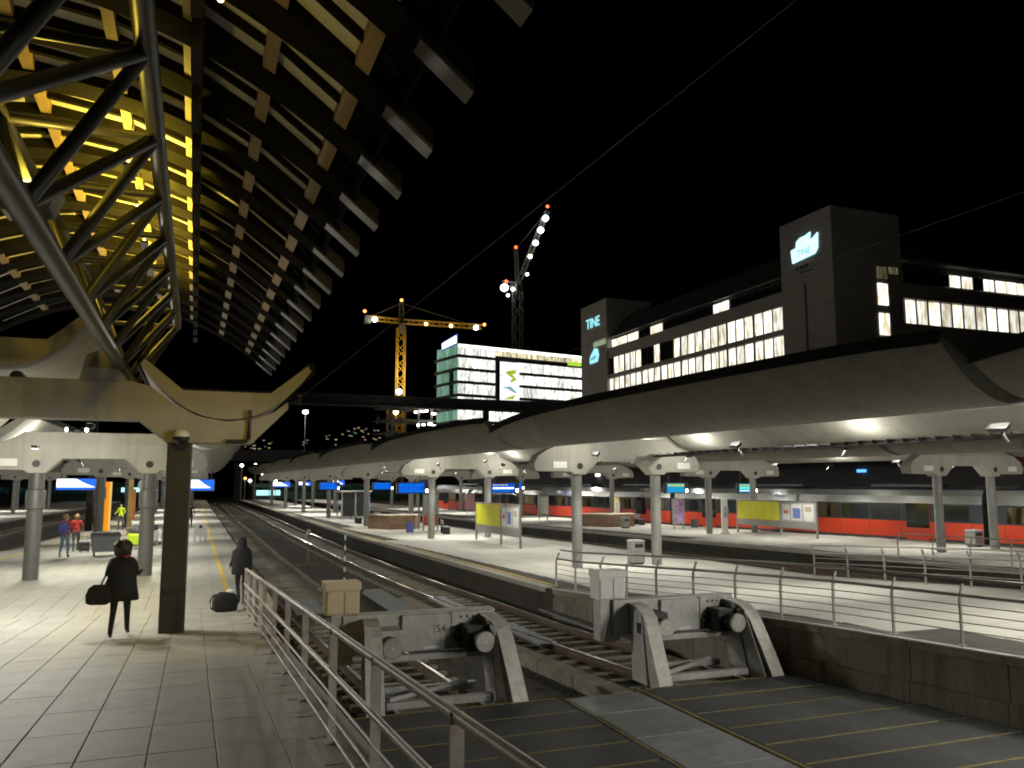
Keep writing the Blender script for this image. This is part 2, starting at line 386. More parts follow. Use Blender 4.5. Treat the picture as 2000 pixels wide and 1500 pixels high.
for a, c in zip(frange(24, 168, 4)[:-1], frange(24, 168, 4)[1:]):
    xa, xc = pl(C_LEFT, a) + .42, pl(C_LEFT, c) + .42
    lf.hexa([(xa, a, -.005), (xa+.1, a, -.005), (xc+.1, c, -.005), (xc, c, -.005)], [(xa, a, .006), (xa+.1, a, .006), (xc+.1, c, .006), (xc, c, .006)])
ob('safety_line', lf, yline, pl_c)

# ------------------------------------------------------------------ retaining wall beside the right track
wall = empty('retaining_wall', (11.2, 13.2, -.8), 0, 'stained concrete retaining wall with stone coping beside the second track', 'wall')
random.seed(21)
ys = [4.2, 6.1, 7.9, 9.6, 11.2, 12.9, 14.6, 16.4, 18.4, 20.6, 22.9]
for a, c in zip(ys, ys[1:]):
    for (z0f, z1f, off, nm) in ((lambda y: -.95, lambda y: -.25, -.05, 'plinth_block'), (lambda y: -.245, lambda y: pl(C_Z, y) - .14, 0, 'wall_panel')):
        if nm == 'wall_panel' and pl(C_Z, c) - .14 < -.2: pass
        a2, c2 = a + .008, c - .008; j = random.uniform(-.008, .008)
        xa, xc = pl(C_LEFT, a2) + off + j, pl(C_LEFT, c2) + off + j
        ob(nm, MB().hexa([(xa, a2, z0f(a2)), (xa+.3, a2, z0f(a2)), (xc+.3, c2, z0f(c2)), (xc, c2, z0f(c2))], [(xa, a2, z1f(a2)), (xa+.3, a2, z1f(a2)), (xc+.3, c2, z1f(c2)), (xc, c2, z1f(c2))]), concd, wall, loc=(-11.2, -13.2, .8))
    xa, xc = pl(C_LEFT, a) - .07, pl(C_LEFT, c) - .07; za, zc = pl(C_Z, a), pl(C_Z, c)
    ob('coping', MB().hexa([(xa, a+.005, za-.135), (xa+.5, a+.005, za-.135), (xc+.5, c-.005, zc-.135), (xc, c-.005, zc-.135)], [(xa, a+.005, za+.02), (xa+.5, a+.005, za+.02), (xc+.5, c-.005, zc+.02), (xc, c-.005, zc+.02)]), coping_m, wall, loc=(-11.2, -13.2, .8), bev=.012)
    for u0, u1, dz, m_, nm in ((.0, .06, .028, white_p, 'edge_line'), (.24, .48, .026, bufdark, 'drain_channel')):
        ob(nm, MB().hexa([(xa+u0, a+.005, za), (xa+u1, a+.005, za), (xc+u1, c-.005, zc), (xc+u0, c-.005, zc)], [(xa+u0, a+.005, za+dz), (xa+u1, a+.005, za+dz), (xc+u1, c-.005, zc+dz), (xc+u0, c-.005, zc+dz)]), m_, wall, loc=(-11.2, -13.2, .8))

# ------------------------------------------------------------------ crossing deck in front of the buffers
deck = empty('crossing_deck', (0, 0, 0)); deck['kind'] = 'structure'
DZ = -.55
ob('deck_base', MB().box(1.43, 13.4, 1, 13.45, -.95, DZ - .05), bufdark, deck)
yy = 13.5; random.seed(31); k = 0
while yy > 2.2:
    y0 = yy - .85
    ob('deck_panel', MB().box(1.45, 6.08, y0 + .02, yy - .02, DZ - .045, DZ + random.uniform(-.004, .004)), deckm, deck, bev=.006)
    xr = min(pl(C_LEFT, y0), pl(C_LEFT, yy)) - .1
    ob('deck_panel', MB().box(7.72, xr, y0 + .02, yy - .02, DZ - .045, DZ + random.uniform(-.004, .004)), deckm, deck, bev=.006)
    ob('edge_strip', MB().box(1.6, 6.0, yy - .018, yy + .018, DZ - .045, DZ + .004), strip_y, deck)
    ob('edge_strip', MB().box(7.75, xr - random.uniform(.4, 1.3), yy - .018, yy + .018, DZ - .045, DZ + .004), strip_y, deck)
    yy = y0
for i, (a, c) in enumerate(zip([2.2, 4.2, 6.2, 8.2, 9.6, 11, 12.3], [4.2, 6.2, 8.2, 9.6, 11, 12.3, 13.4])):
    ob('cover_plate', MB().box(6.17, 7.55, a + .012, c - .012, DZ - .04, DZ + .008), platem, deck, bev=.005)
ob('channel_rail', MB().box(7.6, 7.665, 2, 13.6, DZ - .05, DZ + .02), strip_y, deck); ob('channel_rail', MB().box(6.09, 6.14, 2, 13.4, DZ - .05, DZ + .01), strip_y, deck)
# low kerb running between the tracks behind the deck
kb = empty('dividing_kerb', (7.4, 13.6, -.8), 0, 'low weathered concrete kerb running between the two buffer stops', 'kerb')
for a in frange(13.5, 27, 1.5)[:-1]:
    x = pl([(13.5, 7.45), (20, 6.95), (27, 6.7)], a); x2 = pl([(13.5, 7.45), (20, 6.95), (27, 6.7)], a + 1.5)
    ob('kerb_stone', MB().hexa([(x-.3, a+.006, -.95), (x+.1, a+.006, -.95), (x2+.1, a+1.494, -.95), (x2-.3, a+1.494, -.95)], [(x-.3, a+.006, -.56), (x+.1, a+.006, -.56), (x2+.1, a+1.494, -.56), (x2-.3, a+1.494, -.56)]), coping_m, kb, loc=(-7.4, -13.6, .8), bev=.015)

# ------------------------------------------------------------------ tracks
def rail_loft(tab, off, ya, yb, step):
    b = MB(); rings = []; prof = [(-.065, -.17), (.065, -.17), (.065, -.15), (.012, -.13), (.012, -.05), (.036, -.035), (.036, 0), (-.036, 0), (-.036, -.035), (-.012, -.05), (-.012, -.13), (-.065, -.15)]
    for y in frange(ya, yb, step):
        x = pl(tab, y) + off; rings.append([(x + u, y, RZ + w) for u, w in prof])
    b.loft(rings)
    k = len(prof)
    for i in range(len(b.f)):
        if len(b.f[i]) == 4 and set(q % k for q in b.f[i]) == {6, 7}: b.m[i] = 1
    return b
slm = MB().loft([[(-1.25, -.13, -.22), (1.25, -.13, -.22), (1.25, .13, -.22), (-1.25, .13, -.22)], [(-1.22, -.1, 0), (1.22, -.1, 0), (1.22, .1, 0), (-1.22, .1, 0)]]).mesh('sleeper'); slm.materials.append(sleeper_m)
def track(label, tab, ya, yb, near):
    t = empty('railway_track', (0, 0, 0), 0, label, 'track')
    for o_ in (-.7525, .7525): ob('rail', rail_loft(tab, o_, ya, yb, 1.2 if near else 6), [railm, railtop], t)
    if near:
        y = ya + .25
        while y < 62:
            s = bpy.data.objects.new('sleeper', slm); COL.objects.link(s); s.parent = t
            s.location = (pl(tab, y), y, RZ - .172 + random.uniform(-.006, .002)); s.rotation_euler = (0, 0, random.uniform(-.01, .01)); y += .65
    else: y = max(ya, 14)
    b = MB()
    while y < 150:
        x = pl(tab, y); b.box(x - 1.22, x + 1.22, y - .1, y + .1, RZ - .3, RZ - .175); y += .65
    tag(ob('far_sleepers', b, sleeper_m, t), kind='stuff')
    return t
track('railway track ending at the buffer stop beside the left platform railing', T1, 13.6, 170, True)
track('railway track ending at the buffer stop beside the retaining wall', T2, 13.6, 170, True)
mid = lambda A, B, f: [(y, pl(A, y) * (1 - f) + pl(B, y) * f) for y in (3, 20, 31, 41, 52, 60, 100, 170)]
track('railway track in the dark pit along the right edge of the centre platform', [(y, pl(C_RIGHT, y) + 1.75) for y in (3, 20, 31, 41, 52, 60, 100, 170)], 4, 170, False)
track('railway track in the dark pit below the left edge of the right platform', [(y, pl(R_LEFT, y) - 1.75) for y in (3, 20, 31, 41, 52, 60, 100, 170)], 4, 170, False)
track('railway track along the left edge of the platform with the walkers', [(y, pl(L_LEFT, y) - 1.75) for y in (3, 20, 44, 56, 100, 170)], 6, 170, False)
track('railway track along the outer platform at the far left', [(y, pl(LL_RIGHT, y) + 1.75) for y in (3, 40, 80, 130, 170)], 6, 170, False)
# walk plates and treadles between the rails
plate = mat('grey_plate', (.26, .27, .28), .5, .3, var=.2, scale=8, grime=.3, gcol=(.12, .12, .1))
bluep = mat('rubber_panel', (.13, .155, .17), .6, var=.2, scale=6)
tag(ob('crossing_panel', MB().loft([[(5.75, 23.4, -.75), (6.45, 23.4, -.75), (6.45, 29.8, -.75), (5.75, 29.8, -.75)], [(5.8, 23.45, -.6), (6.4, 23.45, -.6), (6.4, 29.75, -.6), (5.8, 29.75, -.6)]]), bluep, bev=.01), 'flat blue grey cover panel lying on the ballast between the two tracks', 'cover panel')
for i, (x, y, w, l, lab) in enumerate([(3.3, 26.5, 1.0, 3.0, 'light grey perforated plate between the rails behind the first buffer stop'), (7.65, 24.6, .55, 4.8, 'long row of light grey perforated plates beside the second track'), (8.0, 19.8, .5, 3.0, 'short light plate beside the rail near the second buffer stop'), (10.05, 20.2, .35, 6.5, 'long pale cable duct lid below the centre platform edge')]):
    t = empty('walk_plate', (x, y, -.6), 0, lab, 'plate')
    n = int(l / .75)
    for q in range(n):
        bb = MB().box(-w/2, w/2, -l/2 + q*l/n + .02, -l/2 + (q+1)*l/n - .02, -.06, .0)
        ob('plate', bb, plate, t, bev=.008)
        hb = MB()
        for a in range(5):
            for c_ in range(2): hb.box(-w/2 + w*(a+.5)/5 - .03, -w/2 + w*(a+.5)/5 + .03, -l/2 + (q + .3 + .4*c_)*l/n - .05, -l/2 + (q + .3 + .4*c_)*l/n + .05, -.01, .003)
        ob('slots', hb, bufdark, t)

# ------------------------------------------------------------------ platform roofs
def shell_mesh(a, b_, side, lift=0., hw=1.68, off=3.75, gap=.22, taper=.62, ends=(1, 1)):
    """trough shell from frame a=(cx,y) to frame b; side -1 left / +1 right / 0 centred"""
    (xa, ya), (xb, yb) = a, b_
    n = 16; body = MB(); rim = MB(); rings = []; inner = []
    outu = [-1 + 2*i/14 for i in range(15)]
    L = yb - ya
    for j in range(n + 1):
        t = j / n; y = ya + gap + (L - 2*gap) * t; cx = xa + (xb - xa) * (y - ya) / L + side * off
        e = math.exp(-((yb - gap - y) / 2.8)) * taper + math.exp(-((y - ya - gap) / 1.2)) * taper * .18
        top = lambda u: 4.43 + lift + (1.1 - e * .75) * abs(u) ** 2.2
        w = hw * (1 - e * .1)
        ring = [(cx + w*u, y, top(u)) for u in outu]
        zt = top(1.) + .07
        ring += [(cx + w - .1, y, zt), (cx + .5*w, y, 4.99 + lift), (cx - .5*w, y, 4.99 + lift), (cx - w + .1, y, zt)]
        rings.append(ring)
    body.loft(rings)
    for s in (-1, 1):
        rr = []
        for ring in rings:
            p = ring[0] if s < 0 else ring[14]; q = ring[18] if s < 0 else ring[15]
            rr.append([(p[0] + s*.03, p[1], p[2] - .1), (p[0] + s*.03, p[1], q[2] + .05), (q[0] - s*.02, p[1], q[2] + .05), (q[0] - s*.02, p[1], q[2] + .01), (p[0] - s*.005, p[1], p[2] - .1)])
        rim.loft(rr)
    return body, rim
YOKE = [(-3.62, 3.86), (-3.55, 3.6), (-2.08, 3.58), (-1.97, 3.48), (-1.46, 3.48), (-.95, 3.97), (.95, 3.97), (1.46, 3.48), (1.97, 3.48), (2.08, 3.58), (3.55, 3.6), (3.62, 3.86), (3.45, 4.18), (3.05, 4.42), (2.5, 4.6), (2.1, 4.86), (-2.1, 4.86), (-2.5, 4.6), (-3.05, 4.42), (-3.45, 4.18)]
def yoke_obj(parent, cx, y, th=.62, poly=YOKE, m=conc):
    b = MB().loft([[(cx + u, y - th/2, z) for u, z in poly], [(cx + u, y + th/2, z) for u, z in poly]])
    o = ob('crosshead', b, m, parent, bev=.03)
    return o
col_backlit = mat('column_backlit_shade', (.1, .1, .09), .45, var=.12, scale=4)  # column paint darkened for the left row, its backlit shade put into the colour
def column_obj(parent, cx, y, z0, r=.2, collar=False, m=colm):
    c = ob('column', MB().tube((cx, y, z0), (cx, y, 3.6), r, 20), m, parent, smooth=True)
    if collar: ob('collar', MB().lathe([(r+.005, 0), (r+.06, .02), (r+.06, .55), (r+.04, .62), (r+.005, .64)], (cx, y, 2.3), 20), m, c, smooth=True)
    return c
def bolt_holes(parent, cx, y, us=(-1.72, 1.72)):
    for u in us: ob('drain_hole', MB().tube((cx + u, y - .335, 3.8), (cx + u, y - .3, 3.8), .13, 14), bufdark, parent)
def canopy(name, label, frames, zf, sides=(-1, 1), r=.2, collar=False, first_shell_from=None):
    t = empty(name, (frames[0][0], frames[0][1], 0), 0, label, 'platform roof')
    off = (-frames[0][0], -frames[0][1], 0)
    def mv(o): o.location = off; return o
    for i, (cx, y) in enumerate(frames):
        yk = mv(yoke_obj(t, cx, y))
        for u in (-1.72, 1.72):
            ob('drain_hole', MB().tube((cx + u, y - .335, 3.8), (cx + u, y - .29, 3.8), .12, 14), bufdark, yk)
        if i < 4:
            for u in (-2.55, 2.85): ob('number_plate', MB().box(cx + u - .28, cx + u + .28, y - .33, y - .3, 3.72, 3.96), white_p, yk)
        for u in (-1.72, 1.72): mv(column_obj(t, cx + u, y, zf(y), r, collar, col_backlit if collar else colm))
    for a, b_ in zip(frames, frames[1:]):
        for s in sides:
            body, rim = shell_mesh(a, b_, s)
            sh = mv(ob('shell', body, shellm, t, smooth=True)); ob('rim_flashing', rim, gutter_m, sh)
    return t
C_FR = [(17.6, -9.5), (16.3, 9.3), (15.3, 28.45), (14.55, 46.3), (13.85, 62), (13.45, 78), (13.1, 94), (12.75, 110), (12.4, 126)]
R_FR = [(36, 10.3), (34.1, 28.85), (32.2, 44.5), (30.1, 60), (28.5, 76), (27.3, 92), (26.2, 108)]
L_FR = [(-3.2, 31.4), (-3, 49.5), (-2.7, 66), (-2.45, 82), (-2.2, 98), (-2, 114)]
LL_FR = [(-22.5, 32), (-21.8, 49), (-21, 66), (-20.2, 83), (-19.4, 100), (-18.6, 117)]
can_c = canopy('platform_canopy', 'concrete canopy of paired trough shells over the centre platform behind the buffer stops', C_FR, lambda y: pl(C_Z, y))
can_r = canopy('platform_canopy', 'concrete canopy over the platform beside the red train', R_FR, lambda y: 0)
can_l = canopy('platform_canopy', 'concrete canopy over the left platform where people walk', L_FR, lambda y: 0, r=.24, collar=True)
can_ll = canopy('platform_canopy', 'far concrete canopy over the outermost platform at the left edge', LL_FR, lambda y: 0)
# near portal frame on the ramp
PY = 17.7
por = empty('portal_frame', (-.3, PY, .28), 0, 'large concrete portal on a dark square column carrying the roof girder', 'portal frame')
mv = lambda o: (setattr(o, 'location', (.3, -PY, -.28)), o)[1]
half = [(-.55, 3.94), (1.04, 3.94), (1.75, 4.68), (1.73, 4.82), (1.45, 4.6), (1.1, 4.46), (.55, 4.39), (0, 4.48), (-.5, 4.74), (-.9, 5.05), (-1.2, 5.12)]
cxm = -3.35
poly = half + [(2*cxm - x, z) for x, z in half[::-1]] + [(2*cxm + 1.08, 4.37), (-1.08, 4.37)]
mv(ob('crosshead', MB().loft([[(x, PY - .3, z) for x, z in poly], [(x, PY + .3, z) for x, z in poly]]), concp, por, bev=.03))
for x in (-.3, 2*cxm + .3): mv(ob('column', MB().box(x - .235, x + .235, PY - .23, PY + .23, lz(PY) - .1, 3.96), cold, por, bev=.03))
mv(ob('pedestal', MB().loft([[(-2.15, PY - .25, 5.12), (-1.3, PY - .25, 5.12), (-1.3, PY + .25, 5.12), (-2.15, PY + .25, 5.12)], [(-2.05, PY - .2, 5.62), (-1.75, PY - .2, 5.75), (-1.75, PY + .2, 5.75), (-2.05, PY + .2, 5.62)]]), concp, por, bev=.02))
pipe = MB().path([(.98, PY - .36, 4.62), (.98, PY - .36, 4.05), (.9, PY - .36, 3.98), (.55, PY - .36, 3.98)], .045)
mv(ob('drain_pipe', pipe, bufdark, por, smooth=True))
ob('bearing', MB().tube((-3.2, PY - .2, 5.14), (-3.2, PY + .2, 5.14), .11, 12), bufdark, por, loc=(.3, -PY, -.28))
for (xo, lift, hw, lab) in ((.55, 0, 1.68, 'right trough shell resting in the notch of the large portal'), (-3.5, .87, 1.55, 'middle trough shell lit yellow above the large portal beam'), (-7.25, 0, 1.68, 'left trough shell at the outer end of the large portal')):
    t = empty('trough_shell', (xo, PY, 5.), 0, 'yellow lit concrete ' + lab, 'roof shell')
    body, rim = shell_mesh((xo, PY - .45), (xo, 31.3), 0, lift, hw, 0., .2, .0)
    sh = ob('shell', body, concp, t, smooth=True, loc=(-xo, -PY, -5)); ob('rim_flashing', rim, gutter_m, sh)
cam_t = empty('dome_camera', (-.28, PY - .36, 4.05), 0, 'white and black dome camera on the portal above the dark column', 'camera')
ob('bracket', MB().box(-.05, .05, 0, .08, -.02, .12), bufdark, cam_t)
ob('housing', MB().lathe([(.02, .14), (.1, .12), (.15, .06), (.16, 0)], (0, -.1, 0), 18), white_p, cam_t, smooth=True)
ob('dome', MB().lathe([(.155, 0), (.15, -.06), (.1, -.13), (.02, -.155)], (0, -.1, -.002), 18), black, cam_t, smooth=True)

# ------------------------------------------------------------------ hall roof with ribs
roof = empty('hall_roof', (-3.35, 14, 8.0), 0, 'arched hall roof of dark ribs, timber purlins and pale lining above the left platform', 'roof')
RO = (3.35, -14, -8.0)
PROF = [(3.17 - 13.04*i/28, 11.08 - .0672 * (3.17 - 13.04*i/28 + 3.35) ** 2 - .0 ) for i in range(29)]
def pz(x):
    for (a, b), (c, d) in zip(PROF, PROF[1:]):
        if c <= x <= a: return b + (d - b) * (a - x) / (a - c)
    return PROF[-1][1]
RIB_Y = [7.8 + 2*i for i in range(-3, 17)]
body = [p for p in PROF if -9.45 <= p[0] <= 2.75]
ribmesh = MB(); rings = []
rb = MB().loft([[(x, -.38, z), (x, .38, z), (x, .38, z + .57), (x, -.38, z + .57)] for x, z in body]).mesh('rib'); rb.materials.append(ribm)
def stub_mb(s):
    a = (2.45, pz(2.45)); c = (3.17, pz(3.17)); mb = MB()
    f = lambda x: x if s > 0 else 2*cxm - x
    pr = [(-.22, .02), (-.18, -.03), (.18, -.03), (.22, .02), (.22, .32), (.14, .32), (.14, .08), (-.14, .08), (-.14, .32), (-.22, .32)]
    return mb.loft([[(f(a[0]), u, a[1] + w) for u, w in pr], [(f(c[0]), u, c[1] + w) for u, w in pr]])
stm = stub_mb(1).mesh('gutter_spout'); stm.materials.append(stubm)
for y in RIB_Y:
    put('rib', rb, None, roof, (RO[0], y + RO[1], RO[2])); put('gutter_spout', stm, None, roof, (RO[0], y + RO[1], RO[2]))
PX = [2.03, .85, -.4, -1.7, -3.35, -5, -6.3]
random.seed(4)
LX = PX + [-7.6]
for y0, y1 in zip(RIB_Y, RIB_Y[1:]):
    a, c = y0 + .38, y1 - .38
    for x in PX:
        dx = .1; z = pz(x)
        ob('purlin', MB().hexa([(x - dx, a, pz(x - dx) + .04), (x + dx, a, pz(x + dx) + .04), (x + dx, c, pz(x + dx) + .04), (x - dx, c, pz(x - dx) + .04)], [(x - dx, a, z + .3), (x + dx, a, z + .26), (x + dx, c, z + .26), (x - dx, c, z + .3)]), wood, roof, RO)
    ob('box_beam', MB().box(-.33, -.17, a, c, 9.5, pz(-.25) + .24), gutter_m, roof, RO)  # beam deepened to block sodium light from the right roof bays
    xs = [2.56] + PX
    for xa, xb in zip(xs, xs[1:] + [-7.9]):
        za, zb = pz(xa) + .26, pz(xb) + .26
        m_ = (a + c) / 2
        for (q0, q1) in ((a, m_ - .07), (m_ + .07, c)):
            ob('lining_panel', MB().hexa([(xa - .09, q0, za), (xb + .09, q0, zb), (xb + .09, q1, zb), (xa - .09, q1, za)], [(xa - .09, q0, za + .03), (xb + .09, q0, zb + .03), (xb + .09, q1, zb + .03), (xa - .09, q1, za + .03)]), roofp if xa < 2.5 else ribm, roof, RO)
        ob('joist', MB().hexa([(xa - .09, m_ - .065, za - .13), (xb + .09, m_ - .065, zb - .13), (xb + .09, m_ + .065, zb - .13), (xa - .09, m_ + .065, za - .13)], [(xa - .09, m_ - .065, za), (xb + .09, m_ - .065, zb), (xb + .09, m_ + .065, zb), (xa - .09, m_ + .065, za)]), ribm, roof, RO)
cov = [(x, z + .585) for x, z in body]
ob('roof_covering', MB().loft([[(x, RIB_Y[0] - .2, z), (x, RIB_Y[-1] + .2, z), (x, RIB_Y[-1] + .2, z + .06), (x, RIB_Y[0] - .2, z + .06)] for x, z in cov]), roofd, roof, RO)
fas = MB()
for x0 in (2.62,): fas.box(x0, x0 + .05, RIB_Y[0], RIB_Y[-1], pz(x0) + .02, pz(x0) + .5)
ob('fascia', fas, ribm, roof, RO)

# lattice girder
gir = empty('lattice_girder', (-1.46, PY, 5.3), 0, 'dark tubular lattice girder under the hall roof standing on the portal', 'girder')
GO = (1.46, -PY, -5.3)
GB, GR, GL = (-1.46, 5.46), (-.57, 7.02), (-2.1, 7.02)
y0g, y1g = 1.7, 21.7
for nm, (x, z), r in (('bottom_chord', GB, .115), ('top_chord', GR, .1), ('top_chord', GL, .1)):
    ob(nm, MB().tube((x, y0g, z), (x, y1g, z), r, 14), truss, gir, GO, smooth=True)
ys = [1.7 + 2*i for i in range(11)]
for i, y in enumerate(ys):
    for (x, z) in (GR, GL):
        for yt in (y, y + 2):
            if yt <= y1g: ob('diagonal', MB().tube((GB[0], y, GB[1]), (x, yt, z), .066, 10), truss, gir, GO, smooth=True)
    ob('cross_tube', MB().tube((GR[0], y, GR[1]), (GL[0], y, GL[1]), .05, 10), truss, gir, GO, smooth=True)
ob('foot_plate', MB().loft([[(-1.7, PY - .2, 5.1), (-1.2, PY - .2, 5.1), (-1.2, PY + .2, 5.1), (-1.7, PY + .2, 5.1)], [(-1.55, PY - .12, 5.42), (-1.37, PY - .12, 5.42), (-1.37, PY + .12, 5.42), (-1.55, PY + .12, 5.42)]]), truss, gir, GO)
# sodium floodlights on the girder
SOD = (1, .72, .07)
def floodlight(x, y, z, pw, lab, aim=None):
    t = empty('floodlight', (x, y, z), 0, lab, 'floodlight', 'sodium floodlights of the hall roof')
    ob('housing', MB().loft([[(-.22, -.2, -.28), (.22, -.2, -.22), (.22, .2, -.22), (-.22, .2, -.28)], [(-.3, -.27, 0), (.3, -.27, .05), (.3, .27, .05), (-.3, .27, 0)]]), steel, t, bev=.015)
    ob('lens', MB().hexa([(-.26, -.23, .015), (.26, -.23, .062), (.26, .23, .062), (-.26, .23, .015)], [(-.26, -.23, .02), (.26, -.23, .067), (.26, .23, .067), (-.26, .23, .02)]), lamp_y, t)
    if aim: light('sodium_light', t, (0, .4, -.1), pw, SOD, .45, 'SPOT', 70, aim, .7)
    else: light('sodium_light', t, (0, 0, .16), pw, SOD, .15)
floodlight(-1.75, 9.6, 6.2, 90, 'grey floodlight box hanging in the lattice girder nearest the camera')
floodlight(.35, 6.8, 8.7, 800, 'added sodium floodlight above the camera end of the ramp aimed at the portal', (-.1, .9, -.36))  # unseen flood added to tint the portal front yellow
for i, y in enumerate((18.8, 21.8, 24.8, 27.8, 30.8)):
    t = empty('bay_lamp', (-1.6, y, 9.85), 0, f'{ORD[i]} sodium strip lamp along the lit roof bays above the lattice girder', 'lamp', 'sodium lamps in the roof bays')
    ob('tray', MB().box(-.1, .1, -.5, .5, -.06, 0), bufdark, t); ob('tube', MB().tube((0, -.45, .04), (0, .45, .04), .03, 10), lamp_y, t); ob('hanger', MB().tube((0, 0, 0), (0, 0, 1.1), .012, 6), bufdark, t)
    light('sodium_light', t, (0, 0, .06), (620, 1000, 1100, 1000, 700)[i], SOD, .12, 'SPOT', 172, (0, 0, 1), .1)
    light('sodium_downlight', t, (0, 0, -.15), (220, 330, 330, 250, 150)[i], SOD, .12, 'SPOT', 84, (0, 0, -1), .5)
for (x, y, z) in ((.05, 12.2, 10.3), (-.33, 14.2, 10.55)):
    t = empty('ceiling_spot', (x, y, z), 0, 'tiny yellow ceiling spot glinting ' + ('nearer the camera' if y < 13 else 'farther') + ' among the roof ribs', 'lamp', 'ceiling spots'); ob('bulb', MB().lathe([(.01, -.05), (.04, -.03), (.05, 0), (.03, .04)], n=10), lamp_y, t, smooth=True); ob('collar', MB().lathe([(.06, .0), (.06, .08), (.02, .1)], n=10), bufdark, t)

# ------------------------------------------------------------------ canopy lamps
random.seed(12)
WHT = (1, .975, .86)
lampb = MB().loft([[(-.06, -.18, -.05), (.06, -.18, -.05), (.06, .18, -.05), (-.06, .18, -.05)], [(-.09, -.22, .05), (.09, -.22, .05), (.09, .22, .05), (-.09, .22, .05)]]).mesh('housing'); lampb.materials.append(black)
lens = MB().box(-.05, .05, -.15, .15, .052, .06).mesh('lens'); lens.materials.append(emit('lamp_lens', (1, .95, .82), .8))
arm_ = MB().tube((0, 0, -.05), (0, 0, -.35), .025, 8).mesh('stem'); arm_.materials.append(black)
def canopy_lamp(cx, y, side, z, pw, label, group):
    t = empty('canopy_lamp', (cx + side * 1.95, y, z), 0, label, 'lamp', group)
    t.rotation_euler = (0, side * R(38), 0)
    put('housing', lampb, None, t); put('lens', lens, None, t); put('stem', arm_, None, t)
    if y < 5: light('canopy_light', t, (0, 0, .16), pw * 4.2, WHT, .12); return  # near-end lamps out of view, boosted to fill deck and buffer stops
    light('shell_light', t, (0, 0, .3), pw * .3, WHT, .1)
    d = light('floor_light', t, (0, 0, -.12), pw * 1.45, WHT, .14, 'SPOT', 112, None, .55); d.rotation_euler = (0, -side * R(38), 0)
def lamps(frames, row, pw, per=(3, 3, 3, 2, 2, 1, 1, 1), skip=0):
    num = 0
    for i, (a, b_) in enumerate(zip(frames, frames[1:])):
        n = per[min(i, len(per) - 1)]
        for k in range(n):
            f = (k + .5) / n if n > 1 else .5
            if n == 3: f = (.1, .5, .9)[k]
            if n == 2: f = (.12, .62)[k]
            y = a[1] + (b_[1] - a[1]) * f; cx = a[0] + (b_[0] - a[0]) * f
            if y < -9: continue
            for s in (-1, 1): canopy_lamp(cx, y, s, 4.2, pw * (3 / n) ** .7, f'{ORD[num]} uplight from the camera in the {"left" if s < 0 else "right"} row under the {row}', 'lamps under the ' + row)
            num += 1
lamps(C_FR, 'centre platform canopy', 430)
lamps(R_FR, 'canopy beside the red train', 420, (2, 2, 2, 1, 1, 1))
lamps(L_FR, 'left platform canopy', 430, (2, 2, 1, 1, 1))
lamps(LL_FR, 'outermost left canopy', 420, (1, 1, 1, 1, 1))
for (x, y, z, pw) in ((-4.9, 21.6, 4.3, 1000), (-2.2, 20.2, 4.4, 420), (-4.4, 27.5, 4.2, 500)):
    t = empty('canopy_lamp', (x, y, z), 0, {21.6: 'white lamp under the left shells just behind the large portal', 20.2: 'white lamp under the middle shell just behind the large portal', 27.5: 'white lamp in front of the second crosshead behind the portal'}[y], 'lamp', 'lamps behind the portal')
    put('housing', lampb, None, t); put('lens', lens, None, t); light('canopy_light', t, (0, 0, -.2), pw * 1.05, WHT, .14, *(('SPOT', 166, (0, 0, -1), .12) if y < 25 else ('POINT',)))
for (cx, y), row in ((C_FR[2], 'centre platform crosshead nearest the buffers'), (L_FR[0], 'left platform crosshead behind the portal')):
    t = empty('twin_spotlight', (cx - .6, y - .1, 4.9), 0, 'small twin spotlight on the ' + row, 'lamp', 'twin spotlights')
    for s in (-1, 1):
        hd = ob('head', MB().tube((s*.12, 0, .08), (s*.3, -.18, .05), .08, 12), black, t); ob('lens', MB().tube((s*.302, -.182, .05), (s*.306, -.186, .0495), .07, 12), lamp_w, hd)
    ob('base', MB().box(-.12, .12, -.05, .05, -.03, .05), black, t)
# cable ladder beneath the inner shell edge of the centre canopy
t = empty('cable_ladder', (17.2, 12, 4.2), 0, 'dark cable ladder hanging along the centre platform canopy', 'cable ladder')
for s in (-.16, .16): ob('side_rail', MB().box(s - .02, s + .02, -4, 30, -.03, .05), bufdark, t, rz=R(.9))
for q in range(68): ob('rung', MB().box(-.3, .16, -4 + q*.5 - .02, -4 + q*.5 + .02, 0, .1), bufdark, t, rz=R(.9))

